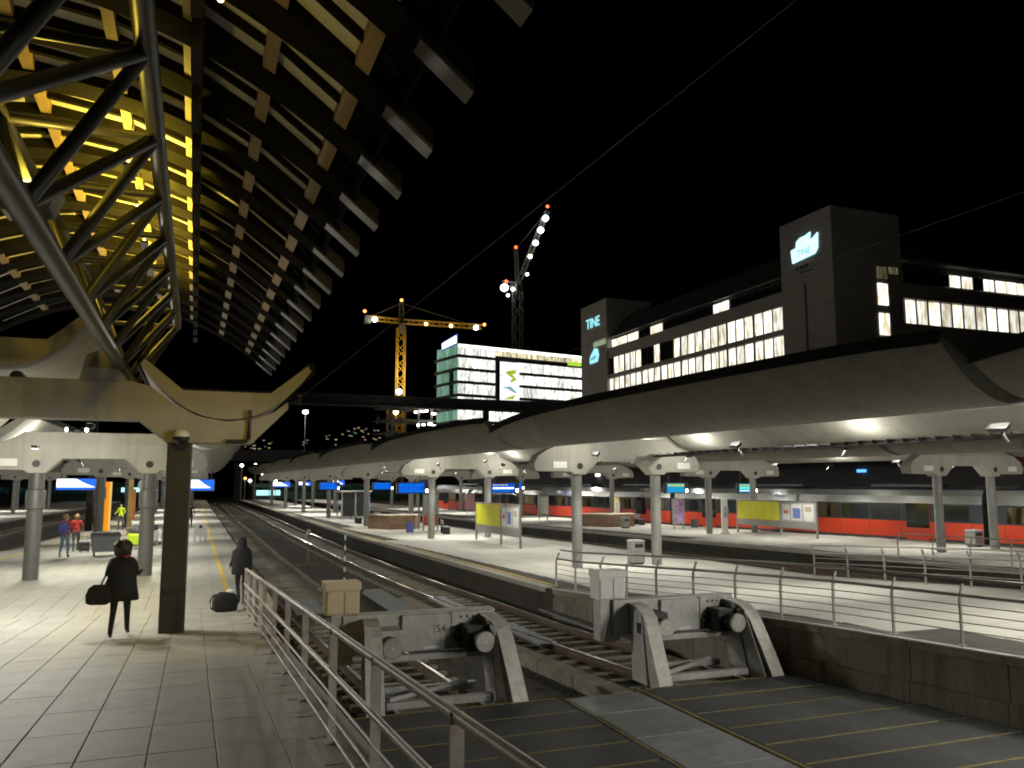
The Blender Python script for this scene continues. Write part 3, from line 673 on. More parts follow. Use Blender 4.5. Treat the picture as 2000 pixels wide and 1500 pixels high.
# ------------------------------------------------------------------ buffer stops
def buffer_stop(cx, cy, label, mirror_cab):
    t = empty('buffer_stop', (cx, cy, RZ), 0, label, 'buffer stop', 'buffer stops at the end of the tracks')
    for s in (-1, 1):
        path = [(1.26, 0, -.05), (1.23, .3, .5), (1.19, .62, 1.05), (1.17, .74, 1.2), (1.15, .9, 1.3), (1.12, 1.1, 1.345), (1.06, 1.65, 1.36)]
        rg = []
        for i, (x, y, z) in enumerate(path):
            p, q = path[max(i-1, 0)], path[min(i+1, len(path)-1)]; d = Vector((0, q[1]-p[1], q[2]-p[2])).normalized(); n = Vector((0, -d.z, d.y))
            x = s * x
            rg.append([(x - .14, y, z), (x + .14, y, z), (x + .14, y - n.y*.03*-1, z + n.z*-.03), (x - .14, y - n.y*.03*-1, z + n.z*-.03)])
        ob('strap', MB().loft(rg), bufyel, t, smooth=False, bev=.006)
        for q, (ya, yb, yc, yd) in enumerate(((.12, .62, .72, .98), (.72, 1.3, 1.04, 1.5))):
            ob('leg_plate', MB().loft([[(s*1.16 - .1, ya, -.1), (s*1.16 + .1, ya, -.1), (s*1.16 + .1, yb, -.1), (s*1.16 - .1, yb, -.1)], [(s*1.1 - .09, yc, 1.2 + .1*q), (s*1.1 + .09, yc, 1.2 + .1*q), (s*1.1 + .09, yd, 1.2 + .1*q), (s*1.1 - .09, yd, 1.2 + .1*q)]]), bufgrey, t, bev=.012)
        ob('window_plate', MB().box(s*1.11 - .108, s*1.11 + .108, 1.0, 1.16, .82, 1.02), bufdark, t)
        bx = s * .83
        h = ob('buffer_housing', MB().box(bx - .24, bx + .24, 1.0, 1.55, .74, 1.2), bufdark if s > 0 or mirror_cab else bufgrey, t, bev=.02)
        ob('plunger', MB().tube((bx, 1.0, .96), (bx, .72, .96), .15, 20), bufdark, h, smooth=True)
        ob('disc', MB().lathe([(.02, -.02), (.17, -.02), (.185, -.005), (.185, .03), (.15, .045)], (0, 0, 0), 24), discm, h, loc=(bx, .68, .96), smooth=True).rotation_euler = (R(-90), 0, 0)
        ob('disc_boss', MB().tube((bx, .655, .96), (bx, .67, .96), .03, 12), bufyel, h)
    ob('crossbeam', MB().loft([[(-1.55, 1.5, .72), (1.3, 1.5, .72), (1.3, 1.8, .72), (-1.55, 1.8, .72)], [(-1.55, 1.5, 1.42), (1.3, 1.5, 1.42), (1.3, 1.8, 1.42), (-1.55, 1.8, 1.42)]]), bufgrey, t, bev=.02)
    ob('front_plate', MB().box(-.5, .42, 1.42, 1.5, .74, 1.38), bufgrey, t, bev=.015)
    ob('hook_plate', MB().loft([[(.42, 1.4, .95), (.52, 1.4, 1.12), (.72, 1.4, 1.18), (1.1, 1.4, 1.14), (1.22, 1.4, 1.2), (1.22, 1.4, 1.4), (.42, 1.4, 1.4)], [(.42, 1.5, .95), (.52, 1.5, 1.12), (.72, 1.5, 1.18), (1.1, 1.5, 1.14), (1.22, 1.5, 1.2), (1.22, 1.5, 1.4), (.42, 1.5, 1.4)]]), bufgrey, t, bev=.012)
    for x in (.6, .72, .84): ob('bolt', MB().tube((x, 1.385, 1.31), (x, 1.4, 1.31), .022, 8), bufdark, t)
    ob('eye', MB().path([(.55 + .09*math.cos(a), 1.36, 1.0 + .09*math.sin(a)) for a in [i*.55 for i in range(12)]], .028, 8), bufdark, t, smooth=True)
    ob('lower_beam', MB().box(-1.0, 1.05, 1.3, 1.48, .6, .71), bufgrey, t, bev=.012)
    ob('base_frame', MB().box(-.95, .95, .55, .72, -.02, .1).box(-.95, .95, 1.5, 1.66, -.02, .1), bufgrey, t, bev=.01)
    ob('tie_bar', MB().tube((-.9, .64, .12), (.75, 1.55, .12), .05, 8), bufgrey, t)
    ob('white_tag', MB().box(-.1, .2, 1.405, 1.419, .77, .82), white_p, t)
    if not mirror_cab:
      npl = ob('number_plate', MB().box(.1, .34, 1.405, 1.419, 1.0, 1.22), mat('worn_plate', (.45, .44, .4), .6, var=.2, scale=20), t)
      textmesh('digits', '54', .19, mat('faded_black', (.06, .06, .05), .8), npl, (.22, 1.402, 1.11), (R(90), 0, 0), .002)
    cab = ob('cabinet', MB().box(-1.85, -1.25, 1.55, 1.95, 1.43, 1.98), white_p if mirror_cab else mat('cream_paint', (.58, .5, .36), .5, var=.12, scale=6, grime=.3, gcol=(.3, .24, .15)), t, bev=.015)
    dm = MB().box(-.12, .12, -.02, 0, -.19, .19)
    for x in (-1.7, -1.4): ob('cabinet_door', MB().box(x - .12, x + .12, 1.53, 1.549, 1.45, 1.83), cab.data.materials[0], cab, bev=.008)
    ob('cabinet_lid', MB().box(-1.87, -1.23, 1.5, 1.97, 1.86, 2.0), cab.data.materials[0], cab, bev=.01)
    if mirror_cab: ob('cabinet_stand', MB().box(-1.8, -1.35, 1.6, 1.9, .6, 1.43), bufgrey, t, bev=.015)
    else: ob('cabinet_stand', MB().box(-1.75, -1.35, 1.55, 1.8, .55, 1.43), bufgrey, t, bev=.015)
buffer_stop(4.1, 13.45, 'grey hydraulic buffer stop with cream cabinet behind the near railing', False)
buffer_stop(9.5, 13.5, 'grey hydraulic buffer stop with white cabinet beside the retaining wall', True)

# ------------------------------------------------------------------ railings
def railing(label, pts, m, heights, offs, rads, post_h, post_w=.055, kerb=True, bend=0):
    """pts: post base points; heights: list of rail heights"""
    t = empty('railing', pts[0], 0, label, 'railing'); o0 = Vector(pts[0])
    P = [Vector(p) - o0 for p in pts]
    for i, p in enumerate(P):
        q = P[min(i+1, len(P)-1)] - P[max(i-1, 0)]; d = Vector((q.x, q.y, 0)).normalized(); n = Vector((-d.y, d.x, 0))
        w, th = post_w * .5, .012
        ring = lambda c: [c + d*th - n*w, c + d*th + n*w, c - d*th + n*w, c - d*th - n*w]
        top = p + Vector((0, 0, post_h))
        rr = [ring(p + Vector((0, 0, -.05))), ring(top)]
        if bend: rr = [ring(p + Vector((0, 0, -.05))), ring(p + Vector((0, 0, post_h - .25))), ring(top - n*bend)]
        ob('post', MB().loft(rr), m, t)
        ob('base_plate', MB().loft([[p + d*.05 - n*.06, p + d*.05 + n*.06, p - d*.05 + n*.06, p - d*.05 - n*.06], [v + Vector((0, 0, .015)) for v in (p + d*.05 - n*.06, p + d*.05 + n*.06, p - d*.05 + n*.06, p - d*.05 - n*.06)]]), m, t)
    for h, of, r in zip(heights, offs, rads):
        line = []
        for i, p in enumerate(P):
            q = P[min(i+1, len(P)-1)] - P[max(i-1, 0)]; d = Vector((q.x, q.y, 0)).normalized(); n = Vector((-d.y, d.x, 0))
            line.append(p - n*of + Vector((0, 0, h)))
        ob('handrail' if r > .025 else 'rail_bar', MB().path(line, r, 10), m, t, smooth=True)
    return t
lp = [(1.2 + .1*min(1, y/22), y, lz(y)) for y in (21.85, 19.85, 17.8, 15.75, 13.7, 11.7, 9.75, 7.7, 5.8, 3.9, 2.0)]
railing('pinkish painted steel railing with flat posts along the left platform ramp', lp, railp, [.98, .63, .44, .27, .12], [.0, .03, .03, .03, .03], [.032, .026, .011, .011, .011], 1.0, .07)
kb = empty('ramp_kerb', (1.36, 13, 0), 0, 'pale stone kerb under the left ramp railing', 'kerb')
for y in frange(3, 21.8, 2.)[:-1]:
    y2 = min(y + 1.99, 21.8)
    ob('kerb_stone', MB().hexa([(1.42, y+.01, lz(y)-.3), (1.5, y+.01, lz(y)-.3), (1.5, y2, lz(y2)-.3), (1.42, y2, lz(y2)-.3)], [(1.42, y+.01, lz(y)+.05), (1.5, y+.01, lz(y)+.05), (1.5, y2, lz(y2)+.05), (1.42, y2, lz(y2)+.05)]), edgeb, kb, loc=(-1.36, -13, 0), bev=.01)
b = MB()
for y in frange(3.2, 21.6, .95): b.box(1.08, 1.24, y - .02, y + .02, lz(y) - .008, lz(y) + .004)
tag(ob('drain_slots', b, bufdark, kb, loc=(-1.36, -13, 0)), kind='stuff')
ob('ramp_side', MB().hexa([(1.44, 3, -.95), (1.49, 3, -.95), (1.49, 22.4, -.95), (1.44, 22.4, -.95)], [(1.44, 3, lz(3)-.28), (1.49, 3, lz(3)-.28), (1.49, 22.4, lz(22.4)-.1), (1.44, 22.4, lz(22.4)-.1)]), concd, kb, loc=(-1.36, -13, 0))
cy_ = [23.6, 21.9, 20.5, 19.2, 17.9, 16.6, 15.3, 14.05, 12.8, 11.6, 10.4, 9.2, 8.0, 6.8]
cp = [(pl(C_LEFT, y) + .16 + (.25 if y > 23 else 0), y, pl(C_Z, y) + .02) for y in cy_]
railing('dark steel railing with thin bars above the retaining wall', cp, raild, [1.08, .82, .66, .52, .38, .24], [-.14, -.04, 0, 0, 0, 0], [.026, .03, .01, .01, .01, .01], 1.0, .06, bend=-.1)
cy2 = [22.8 - 1.45*i for i in range(13)]
cp2 = [(pl(C_RIGHT, y) - .35, y, pl(C_Z, y)) for y in cy2]
railing('steel railing along the far edge of the centre platform ramp', cp2, raild, [1.05, .8, .62, .46, .3], [.14, .04, 0, 0, 0], [.026, .03, .01, .01, .01], 1.0, .06, bend=.1)
cy3 = [27 - 1.6*i for i in range(11)]
railing('distant steel railing at the near end of the platform beside the red train', [(pl(R_LEFT, y) + .3, y, 0) for y in cy3], raild, [1.05, .8, .5], [-.1, -.03, 0], [.026, .03, .012], 1.0, .06, bend=-.1)

# ------------------------------------------------------------------ people
def skin_body(name, V, E, mats, region, parent):
    me = bpy.data.meshes.new(name); me.from_pydata([v[0] for v in V], E, []); o = bpy.data.objects.new(name, me); COL.objects.link(o)
    md = o.modifiers.new('skin', 'SKIN'); md.use_smooth_shade = True
    if not me.skin_vertices: return o
    for i, v in enumerate(V):
        r = v[1]; r = r if isinstance(r, tuple) else (r, r); me.skin_vertices[0].data[i].radius = r
    me.skin_vertices[0].data[0].use_root = True
    sb = o.modifiers.new('sub', 'SUBSURF'); sb.levels = 1; sb.render_levels = 1
    dg = bpy.context.evaluated_depsgraph_get(); nm = bpy.data.meshes.new_from_object(o.evaluated_get(dg))
    bpy.data.objects.remove(o)
    nm.materials.clear()
    for m in mats: nm.materials.append(m)
    for p in nm.polygons: p.material_index = region(p.center); p.use_smooth = True
    b = bpy.data.objects.new(name, nm); COL.objects.link(b); b.parent = parent
    return b
def person(loc, rz, label, H=1.75, step=.0, arms=((.02, -.05), (.02, -.05)), bend=(0., 0.), top=blackc, legs=blackc, shoes=black, hair=hair_d, long_coat=False, hood=False, curly=False, lean=0., hat=False, group='people on the left platform'):
    """faces +Y locally; step = half stride; arms = (outward, forward) of wrist for left and right; bend = elbow forward bend"""
    t = empty('person', loc, rz, label, 'person', group); k = H / 1.75
    def P(x, y, z): return (x*k, (y + lean * max(0, z - .95)) * k, z*k)
    V = []; E = []; ix = {}
    def add(n, p, r, to=None):
        ix[n] = len(V); V.append((P(*p), r if not isinstance(r, tuple) else r))
        if to is not None: E.append((ix[to], ix[n]))
    add('pelvis', (0, 0, .95), (.15*k, .115*k)); add('waist', (0, 0, 1.1), (.135*k, .1*k), 'pelvis'); add('chest', (0, .01, 1.3), (.165*k, .115*k), 'waist')
    add('shoulder', (0, 0, 1.43), (.13*k, .09*k), 'chest'); add('neck', (0, .01, 1.51), .058*k, 'shoulder'); add('head0', (0, .02, 1.575), .075*k, 'neck'); add('head1', (0, .02, 1.65), (.082*k, .098*k), 'head0'); add('head2', (0, .01, 1.715), (.06*k, .07*k), 'head1')
    add('nose', (0, .125, 1.63), .014*k, 'head1')
    for s, nm in ((-1, 'l'), (1, 'r')):
        i = 0 if s < 0 else 1; out, fwd = arms[i]
        add('ear' + nm, (s*.092, .01, 1.635), .016*k, 'head1')
        add('sh' + nm, (s*.19, 0, 1.42), .062*k, 'shoulder'); add('el' + nm, (s*(.25 + out*.6), fwd*.4 - .03, 1.15), .047*k, 'sh' + nm)
        wz = .93 + bend[i] * .5; add('wr' + nm, (s*(.25 + out), fwd + bend[i]*.35, wz), .034*k, 'el' + nm)
        add('pa' + nm, (s*(.255 + out), fwd + bend[i]*.45 + .01, wz - .075*(1 - bend[i])), (.028*k, .04*k), 'wr' + nm)
        pw = V[ix['pa' + nm]][0]
        for f, (dy, ln) in enumerate(((-.027, .075), (-.009, .09), (.009, .085), (.027, .065))):
            a = (pw[0]/k, pw[1]/k + dy - lean*max(0, pw[2]/k-.95), pw[2]/k); fz = -1 + bend[i]
            add(f'f{f}a{nm}', (a[0], a[1] + .006, a[2] + fz*ln*.6 - .005), .009*k, 'pa' + nm); add(f'f{f}b{nm}', (a[0] - s*.014, a[1] + .01 + bend[i]*.03, a[2] + fz*ln), .008*k, f'f{f}a{nm}')
        add('th' + nm, (pw[0]/k - s*.015, pw[1]/k + .05 - lean*max(0, pw[2]/k-.95), pw[2]/k - .02), .01*k, 'pa' + nm)
        sy = step * (1 if s > 0 else -1)
        add('hip' + nm, (s*.1, 0, .88), .095*k, 'pelvis'); kz = .5 + (.03 if sy < 0 else 0)
        add('kn' + nm, (s*.1, sy*.45 + .03, kz), .064*k, 'hip' + nm); add('an' + nm, (s*.1, sy - (.1 if sy < 0 else 0), .09 + (.06 if sy < 0 else 0)), .045*k, 'kn' + nm)
        add('to' + nm, (s*.11, sy + .13 - (.1 if sy < 0 else 0), .035 + (.01 if sy < 0 else 0)), (.045*k, .034*k), 'an' + nm)
    wr = [Vector(V[ix['wr' + n]][0]) for n in 'lr']; pas = [Vector(V[ix['pa' + n]][0]) for n in 'lr']
    def region(c):
        if c.z < .115*k: return 3
        for q, w in zip(pas, wr):
            if (c - q).length < .07*k or (c.z < w.z - .02 and (c - q).length < .16*k): return 0
        if c.z > 1.5*k: return 0
        return 1 if c.z > .93*k else 2
    bd = skin_body('body', V, E, [skin_m, top, legs, shoes], region, t)
    hc = P(0, .01, 1.66)
    if hood:
        ob('hood', MB().lathe([(.17, -.24), (.13, -.14), (.125, -.05), (.12, .02), (.09, .08), (.04, .105), (.005, .11)], hc, 16, sy=1.12), top, t, smooth=True)
    elif hat: ob('hat', MB().lathe([(.108, -.02), (.112, .04), (.09, .1), (.02, .125)], hc, 14, sy=1.15), greyc, t, smooth=True)
    else:
        random.seed(int(H*1000)); n = 14; rows = []
        j = .03 if curly else .006; g_ = 1.42 if curly else 1.05
        n = 24 if curly else 14
        for r_, z in (((.055, -.12), (.085, -.09), (.1, -.05), (.108, -.01), (.104, .03), (.09, .065), (.06, .09), (.02, .1)) if curly else ((.07, -.09), (.098, -.05), (.108, 0), (.1, .055), (.07, .09), (.025, .108))):
            rows.append([(hc[0] + (r_*g_ + random.uniform(-j, j))*math.cos(2*math.pi*q/n), hc[1] - .025 + (r_*g_*1.12 + random.uniform(-j, j))*math.sin(2*math.pi*q/n) * (.72 if math.sin(2*math.pi*q/n) > 0 and z < .03 else 1), hc[2] + z*g_ + random.uniform(-j, j)*.5) for q in range(n)])
        ob('hair', MB().loft(rows), hair, t, smooth=not curly)
    if long_coat:
        pr = []
        for z, rx, ry in (((1.45, .17, .12), (1.4, .24, .15), (1.25, .265, .17), (1.08, .25, .17), (.95, .27, .19), (.8, .3, .22), (.68, .32, .24)) if long_coat == 'long' else ((1.46, .15, .11), (1.41, .24, .15), (1.25, .27, .18), (1.05, .265, .18), (.9, .27, .19), (.8, .25, .18))):
            pr.append([P((rx + .008*math.sin(q*2.3 + z*7))*math.cos(2*math.pi*q/20), ry*math.sin(2*math.pi*q/20) * (1 + .05*math.sin(q*1.7)), z) for q in range(20)])
        ob('coat', MB().loft(pr, caps=False), top, t, smooth=True)
    return t
woman = person((-1.2, 17.35, lz(17.35)), R(-4), 'woman in black coat and red scarf walking away past the dark square column', 1.74, .26, ((.02, .05), (.04, .12)), (.45, .55), long_coat='long', curly=True, hair=hair_d)
ob('scarf', MB().path([(.085*math.cos(a), .01 + .085*math.sin(a), 1.5 + .012*math.sin(3*a)) for a in [i*2*math.pi/16 for i in range(17)]], .04, 8), redc, woman, smooth=True)
bagt = empty('shoulder_bag', (-1.56, 17.2, lz(17.2) + .62), R(-10), 'black shoulder bag swinging at the hip of the woman in the red scarf', 'bag')
ob('bag_body', MB().loft([[(x*w, y*d, z) for x, y in ((-1, -1), (0, -1.25), (1, -1), (1, 1), (0, 1.25), (-1, 1))] for z, w, d in ((0, .14, .05), (.04, .2, .08), (.18, .21, .085), (.3, .17, .06), (.36, .1, .03))]), blackc, bagt, smooth=True)
ob('strap', MB().path([(.1, 0, .34), (.19, .0, .6), (.21, .02, .8), (.16, .02, .72), (.02, .02, .34)], .016, 6), blackc, bagt, smooth=True)
person((1.25, 22.9, 0), R(18), 'hooded person in dark jacket standing by the end of the ramp railing', 1.74, .04, ((.0, .1), (.03, .12)), (.2, .5), top=mat('charcoal_cloth', (.014, .014, .015), .9, var=.3, scale=25), hood=True, lean=.06, long_coat='short')
bg_ = empty('travel_bag', (.82, 21.6, lz(21.6)), R(12), 'round black travel bag standing on the ramp beside the hooded person', 'bag')
ob('bag_body', MB().loft([[(x*w, y*d, z) for x, y in ((-1, -.6), (-.6, -1), (.6, -1), (1, -.6), (1, .6), (.6, 1), (-.6, 1), (-1, .6))] for z, w, d in ((0, .2, .13), (.04, .27, .17), (.22, .29, .18), (.38, .25, .16), (.46, .14, .1))]), blackc, bg_, smooth=True)
ob('handle', MB().path([(-.22, 0, .42), (-.3, 0, .38), (-.36, 0, .25), (-.33, 0, .1), (-.25, 0, .04)], .018, 8), blackc, bg_, smooth=True)
ob('white_bundle', MB().lathe([(.02, 0), (.1, .01), (.11, .05), (.06, .09), (.01, .1)], (.12, 0, .43), 12), white_p, bg_, smooth=True)
rm = person((-5.05, 39.9, 0), R(-14), 'man in red jacket and blue jeans with a blue backpack', 1.82, .1, ((.1, .2), (.1, .2)), (.5, .5), top=redc, legs=jeans, hair=hair_b)
bp = empty('backpack', (-5.1, 39.66, 1.02), R(-14), 'blue backpack worn by the man in the red jacket', 'backpack')
ob('pack', MB().loft([[(x*w, y*d, z) for x, y in ((-1, -1), (1, -1), (1, 1), (-1, 1))] for z, w, d in ((0, .15, .09), (.06, .19, .13), (.3, .18, .13), (.46, .13, .09), (.5, .06, .04))]), bluec, bp, bev=.03)
ob('pocket', MB().box(-.12, .12, -.18, -.12, .06, .24), bluec, bp, bev=.02)
person((-5.05, 43.5, 0), R(10), 'person in red and black jacket walking beside the man with the backpack', 1.7, .12, ((.03, 0), (.03, .05)), (.2, .3), top=redc, legs=greyc, hair=hair_b)
person((-4.95, 51.5, 0), R(0), 'person in dark coat standing in front of the orange panel', 1.8, .05, ((.0, 0), (.0, 0)), top=blackc, legs=mat('rust_cloth', (.2, .05, .02), .85), hair=hair_d, long_coat='short')
person((-4.6, 62.5, 0), R(160), 'worker in a yellow-green hi-vis jacket beyond the orange panel', 1.78, .06, ((.03, .1), (.03, .1)), (.4, .4), top=hivis, legs=greyc, hair=hair_d)
person((-.18, 64, 0), R(4), 'distant dark figure walking away along the yellow platform line', 1.76, .16, ((.0, .1), (.0, -.1)), top=blackc, hair=hair_d)
# luggage
def suitcase(loc, w, d, h, label, m, rz=0):
    t = empty('suitcase', loc, rz, label, 'suitcase')
    ob('shell', MB().box(-w/2, w/2, -d/2, d/2, .06, h), m, t, bev=.04)
    ob('pull_handle', MB().path([(-.1, 0, h), (-.1, 0, h + .3), (.1, 0, h + .3), (.1, 0, h)], .012, 6), steel, t)
    for x in (-w/2 + .06, w/2 - .06): ob('wheel', MB().tube((x - .02, 0, .04), (x + .02, 0, .04), .04, 10), black, t)
    ob('zip_pocket', MB().box(-w*.35, w*.35, -d/2 - .03, -d/2, .15, h*.6), m, t, bev=.01)
suitcase((-4.6, 42.8, 0), .45, .28, .48, 'small grey suitcase on wheels beside the pair in red', greyc)
t = empty('waste_cart', (-3.55, 40.6, 0), R(8), 'large grey wheeled waste cart with dark lid on the left platform', 'cart')
slate = mat('slate_plastic', (.13, .14, .15), .5, var=.12)
ob('bin', MB().loft([[(-.5, -.32, .18), (.5, -.32, .18), (.5, .32, .18), (-.5, .32, .18)], [(-.58, -.4, .85), (.58, -.4, .85), (.58, .4, .85), (-.58, .4, .85)]]), slate, t, bev=.03)
ob('lid', MB().loft([[(-.62, -.44, .85), (.62, -.44, .85), (.62, .44, .85), (-.62, .44, .85)], [(-.55, -.36, 1.02), (.55, -.36, 1.02), (.55, .36, 1.02), (-.55, .36, 1.02)]]), greyc, t, bev=.03)
for x in (-.42, .42):
    for y in (-.28, .28): ob('wheel', MB().tube((x - .03, y, .09), (x + .03, y, .09), .09, 14), black, t)
ob('handle', MB().path([(-.6, -.3, .8), (-.68, -.3, .8), (-.68, .3, .8), (-.6, .3, .8)], .018, 6), steel, t)
for i, (x, y, w, m_, lab) in enumerate([(-2.65, 44, .6, hivis, 'luggage trolley with a bright yellow-green bag behind the woman'), (-1.9, 46.5, .6, white_p, 'luggage trolley with a white box near the clock post')]):
    t = empty('luggage_trolley', (x, y, 0), R(20 - 40*i), lab, 'trolley')
    ob('frame', MB().path([(-w/2, -.5, .15), (-w/2, .4, .15), (-w/2, .5, 1.0), (w/2, .5, 1.0), (w/2, .4, .15), (w/2, -.5, .15)], .02, 8), steel, t, smooth=True)
    ob('tray', MB().box(-w/2, w/2, -.5, .4, .14, .18), steel, t)
    ob('load', MB().box(-w*.4, w*.4, -.4, .2, .19, .75), m_, t, bev=.08); ob('load', MB().box(-w*.3, w*.35, -.3, .2, .76, 1.0), greyc, t, bev=.06)
    for sx in (-w/2 + .04, w/2 - .04):
        for sy in (-.4, .35): ob('wheel', MB().tube((sx - .02, sy, .07), (sx + .02, sy, .07), .07, 10), black, t)
# A-board, orange panel, posts, clock
t = empty('notice_stand', (.42, 48.3, 0), R(-10), 'small white notice stand on legs on the left platform', 'sign stand')
ob('board', MB().box(-.3, .3, -.02, .02, .3, .98), white_p, t, bev=.01); ob('symbol', MB().lathe([(.001, 0), (.09, 0), (.09, .01)], n=14), black, t, loc=(0, -.021, .8)).rotation_euler = (R(90), 0, 0)
for x in (-.28, -.0, .28): ob('leg', MB().box(x - .02, x + .02, -.015, .015, 0, .3), steel, t)
t = empty('orange_panel', (-5.5, 60.5, 0), R(0), 'tall bright orange advertising panel beneath the left platform canopy', 'advertising panel')
ob('panel', MB().box(-.42, .42, -.1, .1, .05, 3.25), emit('orange_glow', (1., .33, .01), .95), t, bev=.02); ob('side_strip', MB().box(.3, .43, -.13, -.101, .05, 3.25), emit('panel_edge', (1., .62, .2), .9), t); ob('foot', MB().box(-.45, .45, -.2, .2, 0, .05), steel, t)
t = empty('timber_post', (-3.6, 56, 0), 0, 'tall tan wooden post with orange side next to the round clock', 'post')
ob('post', MB().box(-.16, .1, -.15, .15, 0, 3.4), mat('tan_timber', (.42, .29, .1), .7, var=.2, scale=4), t); ob('side', MB().box(.11, .25, -.12, .12, .9, 2.8), mat('orange_trim', (.6, .2, .06), .6), t)
t = empty('platform_clock', (-2.85, 55, 3.05), 0, 'round pale faced clock hanging under the left platform canopy', 'clock')
ob('case', MB().tube((0, .08, 0), (0, -.02, 0), .36, 28), steel, t); ob('dial', MB().tube((0, -.021, 0), (0, -.025, 0), .31, 28), mat('clock_dial', (.3, .38, .36), .5), t); ob('hands', MB().box(-.012, .012, -.032, -.027, -.03, .24).box(-.15, .03, -.032, -.027, -.014, .014), black, t); ob('hanger', MB().tube((0, .03, .36), (0, .03, .9), .02, 8), steel, t)

# ------------------------------------------------------------------ platform signs and displays
s_white = emit('sign_white', (.9, .96, 1), 2.2); s_blue = emit('sign_blue', (.03, .18, 1.), 1.1); s_blue2 = emit('screen_blue', (.0, .13, .95), .75); s_cy = emit('screen_cyan', (.02, .45, .8), .8); s_yel = emit('screen_yellow', (.75, .8, .05), .9)
def lit_sign(loc, w, h, label, rz=0, split=.55):
    t = empty('platform_sign', loc, rz, label, 'sign', 'lit platform signs')
    ob('case', MB().box(-w/2 - .05, w/2 + .05, -.1, .1, -h/2 - .05, h/2 + .05), black, t)
    xs = w * (split - .5)
    ob('white_field', MB().loft([[(-w/2, -.112, -h/2*.55), (xs + .35*w, -.112, -h/2*.55), (xs + .1*w, -.112, h*.08), (xs - .1*w, -.112, h/2), (-w/2, -.112, h/2)], [(-w/2, -.105, -h/2*.55), (xs + .35*w, -.105, -h/2*.55), (xs + .1*w, -.105, h*.08), (xs - .1*w, -.105, h/2), (-w/2, -.105, h/2)]]), s_white, t)
    ob('blue_field', MB().box(-w/2, w/2, -.104, -.101, -h/2, h/2), s_blue, t)
    for x in (-w*.4, w*.4): ob('hanger', MB().tube((x, 0, h/2), (x, 0, h/2 + .6), .02, 6), black, t)
lit_sign((-5.9, 50.5, 3.1), 2.1, .58, 'long white and blue lit sign left of the orange panel'); lit_sign((.3, 50.8, 3.05), 1.5, .6, 'white and blue lit sign hanging right of the dark square column')
lit_sign((-18.8, 60, 3.1), 1.5, .45, 'small white and blue lit sign at the far left edge'); lit_sign((-12.6, 62, 3.15), .7, .55, 'small bright blue lit sign over the outer platform')
lit_sign((9.9, 104, 3.0), 2.0, .55, 'far pale blue lit sign down the centre platform'); lit_sign((13.9, 114, 3.1), 1.6, .5, 'farthest white lit sign on the centre platform')
lit_sign((15.5, 96, 3.2), 1.3, .5, 'far whitish lit sign under the end of the centre canopy')
def display(loc, w, h, label, rows, base, rz=0):
    t = empty('departure_display', loc, rz, label, 'display', 'departure displays')
    ob('housing', MB().box(-w/2 - .12, w/2 + .3, -.12, .12, -h/2 - .06, h/2 + .06), black, t)
    sc = ob('screen', MB().box(-w/2, w/2, -.128, -.124, -h/2, h/2), base, t)
    random.seed(len(label))
    for (z, hh, m_, fr) in rows:
        b = MB(); x = -w/2 + .06
        while x < -w/2 + w*fr:
            ww = random.uniform(.08, .3); b.box(x, min(x + ww, w/2 - .05), -.136, -.13, z*h - hh*h/2, z*h + hh*h/2); x += ww + .05
        ob('text_row', b, m_, sc)
    ob('side_lamp', MB().box(w/2 + .1, w/2 + .24, -.13, -.122, -h/2 + .02, -h/2 + .2), lamp_w, t)
    for x in (-w*.35, w*.35): ob('hanger', MB().tube((x, 0, h/2), (x, 0, h/2 + .7), .02, 6), black, t)
rowsb = [(.32, .07, s_cy, .9), (.1, .06, s_blue, .8), (-.1, .06, s_blue, .85), (-.32, .07, s_cy, .95)]
display((11.75, 46.9, 2.88), 1.5, .55, 'plain blue departure display at the left column of the centre platform', rowsb, s_blue2)
display((17.4, 46.8, 2.87), 1.45, .5, 'blue departure display with a white line on the centre platform', [(.36, .1, s_yel, .6), (-.02, .2, s_white, 1.), (-.34, .06, s_cy, .8)], s_blue2)
display((28.2, 44.8, 2.86), 1.25, .56, 'blue departure display with a yellow heading left of the right notice board', [(.3, .22, s_yel, 1.), (-.1, .06, s_cy, .8), (-.3, .06, s_blue, .7)], s_cy)
display((34.3, 45.8, 2.84), 1.2, .56, 'green and cyan departure display above the right notice board', [(.3, .2, s_yel, 1.), (0, .12, lamp_g, 1.), (-.3, .08, s_white, .6)], s_cy)
display((28.6, 74, 2.9), 1.6, .6, 'far blue display on the platform beside the red train', rowsb, s_blue2); display((16.6, 77.5, 2.9), 1.6, .6, 'far blue display under the middle of the centre canopy', rowsb, s_blue2)
display((11.6, 77.6, 2.9), 1.5, .6, 'far blue display at the left columns of the centre platform', rowsb, s_blue2); display((24.5, 91, 2.95), 1.6, .7, 'farthest blue display near the front of the red train', [(.2, .15, s_white, .8), (-.2, .1, s_cy, .9)], s_blue2)
t = empty('glass_shelter', (13.2, 73.5, 0), R(4), 'pale framed glass waiting shelter far along the centre platform', 'shelter')
for x in (-1.2, 0, 1.2):
    for y in (-.8, .8): ob('post', MB().box(x - .05, x + .05, y - .05, y + .05, 0, 2.4), steel, t)
ob('roof', MB().box(-1.4, 1.4, -1, 1, 2.4, 2.52), steel, t); ob('pane', MB().box(-1.14, -.06, -.82, -.8, .3, 2.3), MATS['dark_glass'], t); ob('pane', MB().box(.06, 1.14, -.82, -.8, .3, 2.3), MATS['dark_glass'], t); ob('lit_poster', MB().box(1.26, 1.32, -.7, .7, .6, 2.0), s_cy, t)
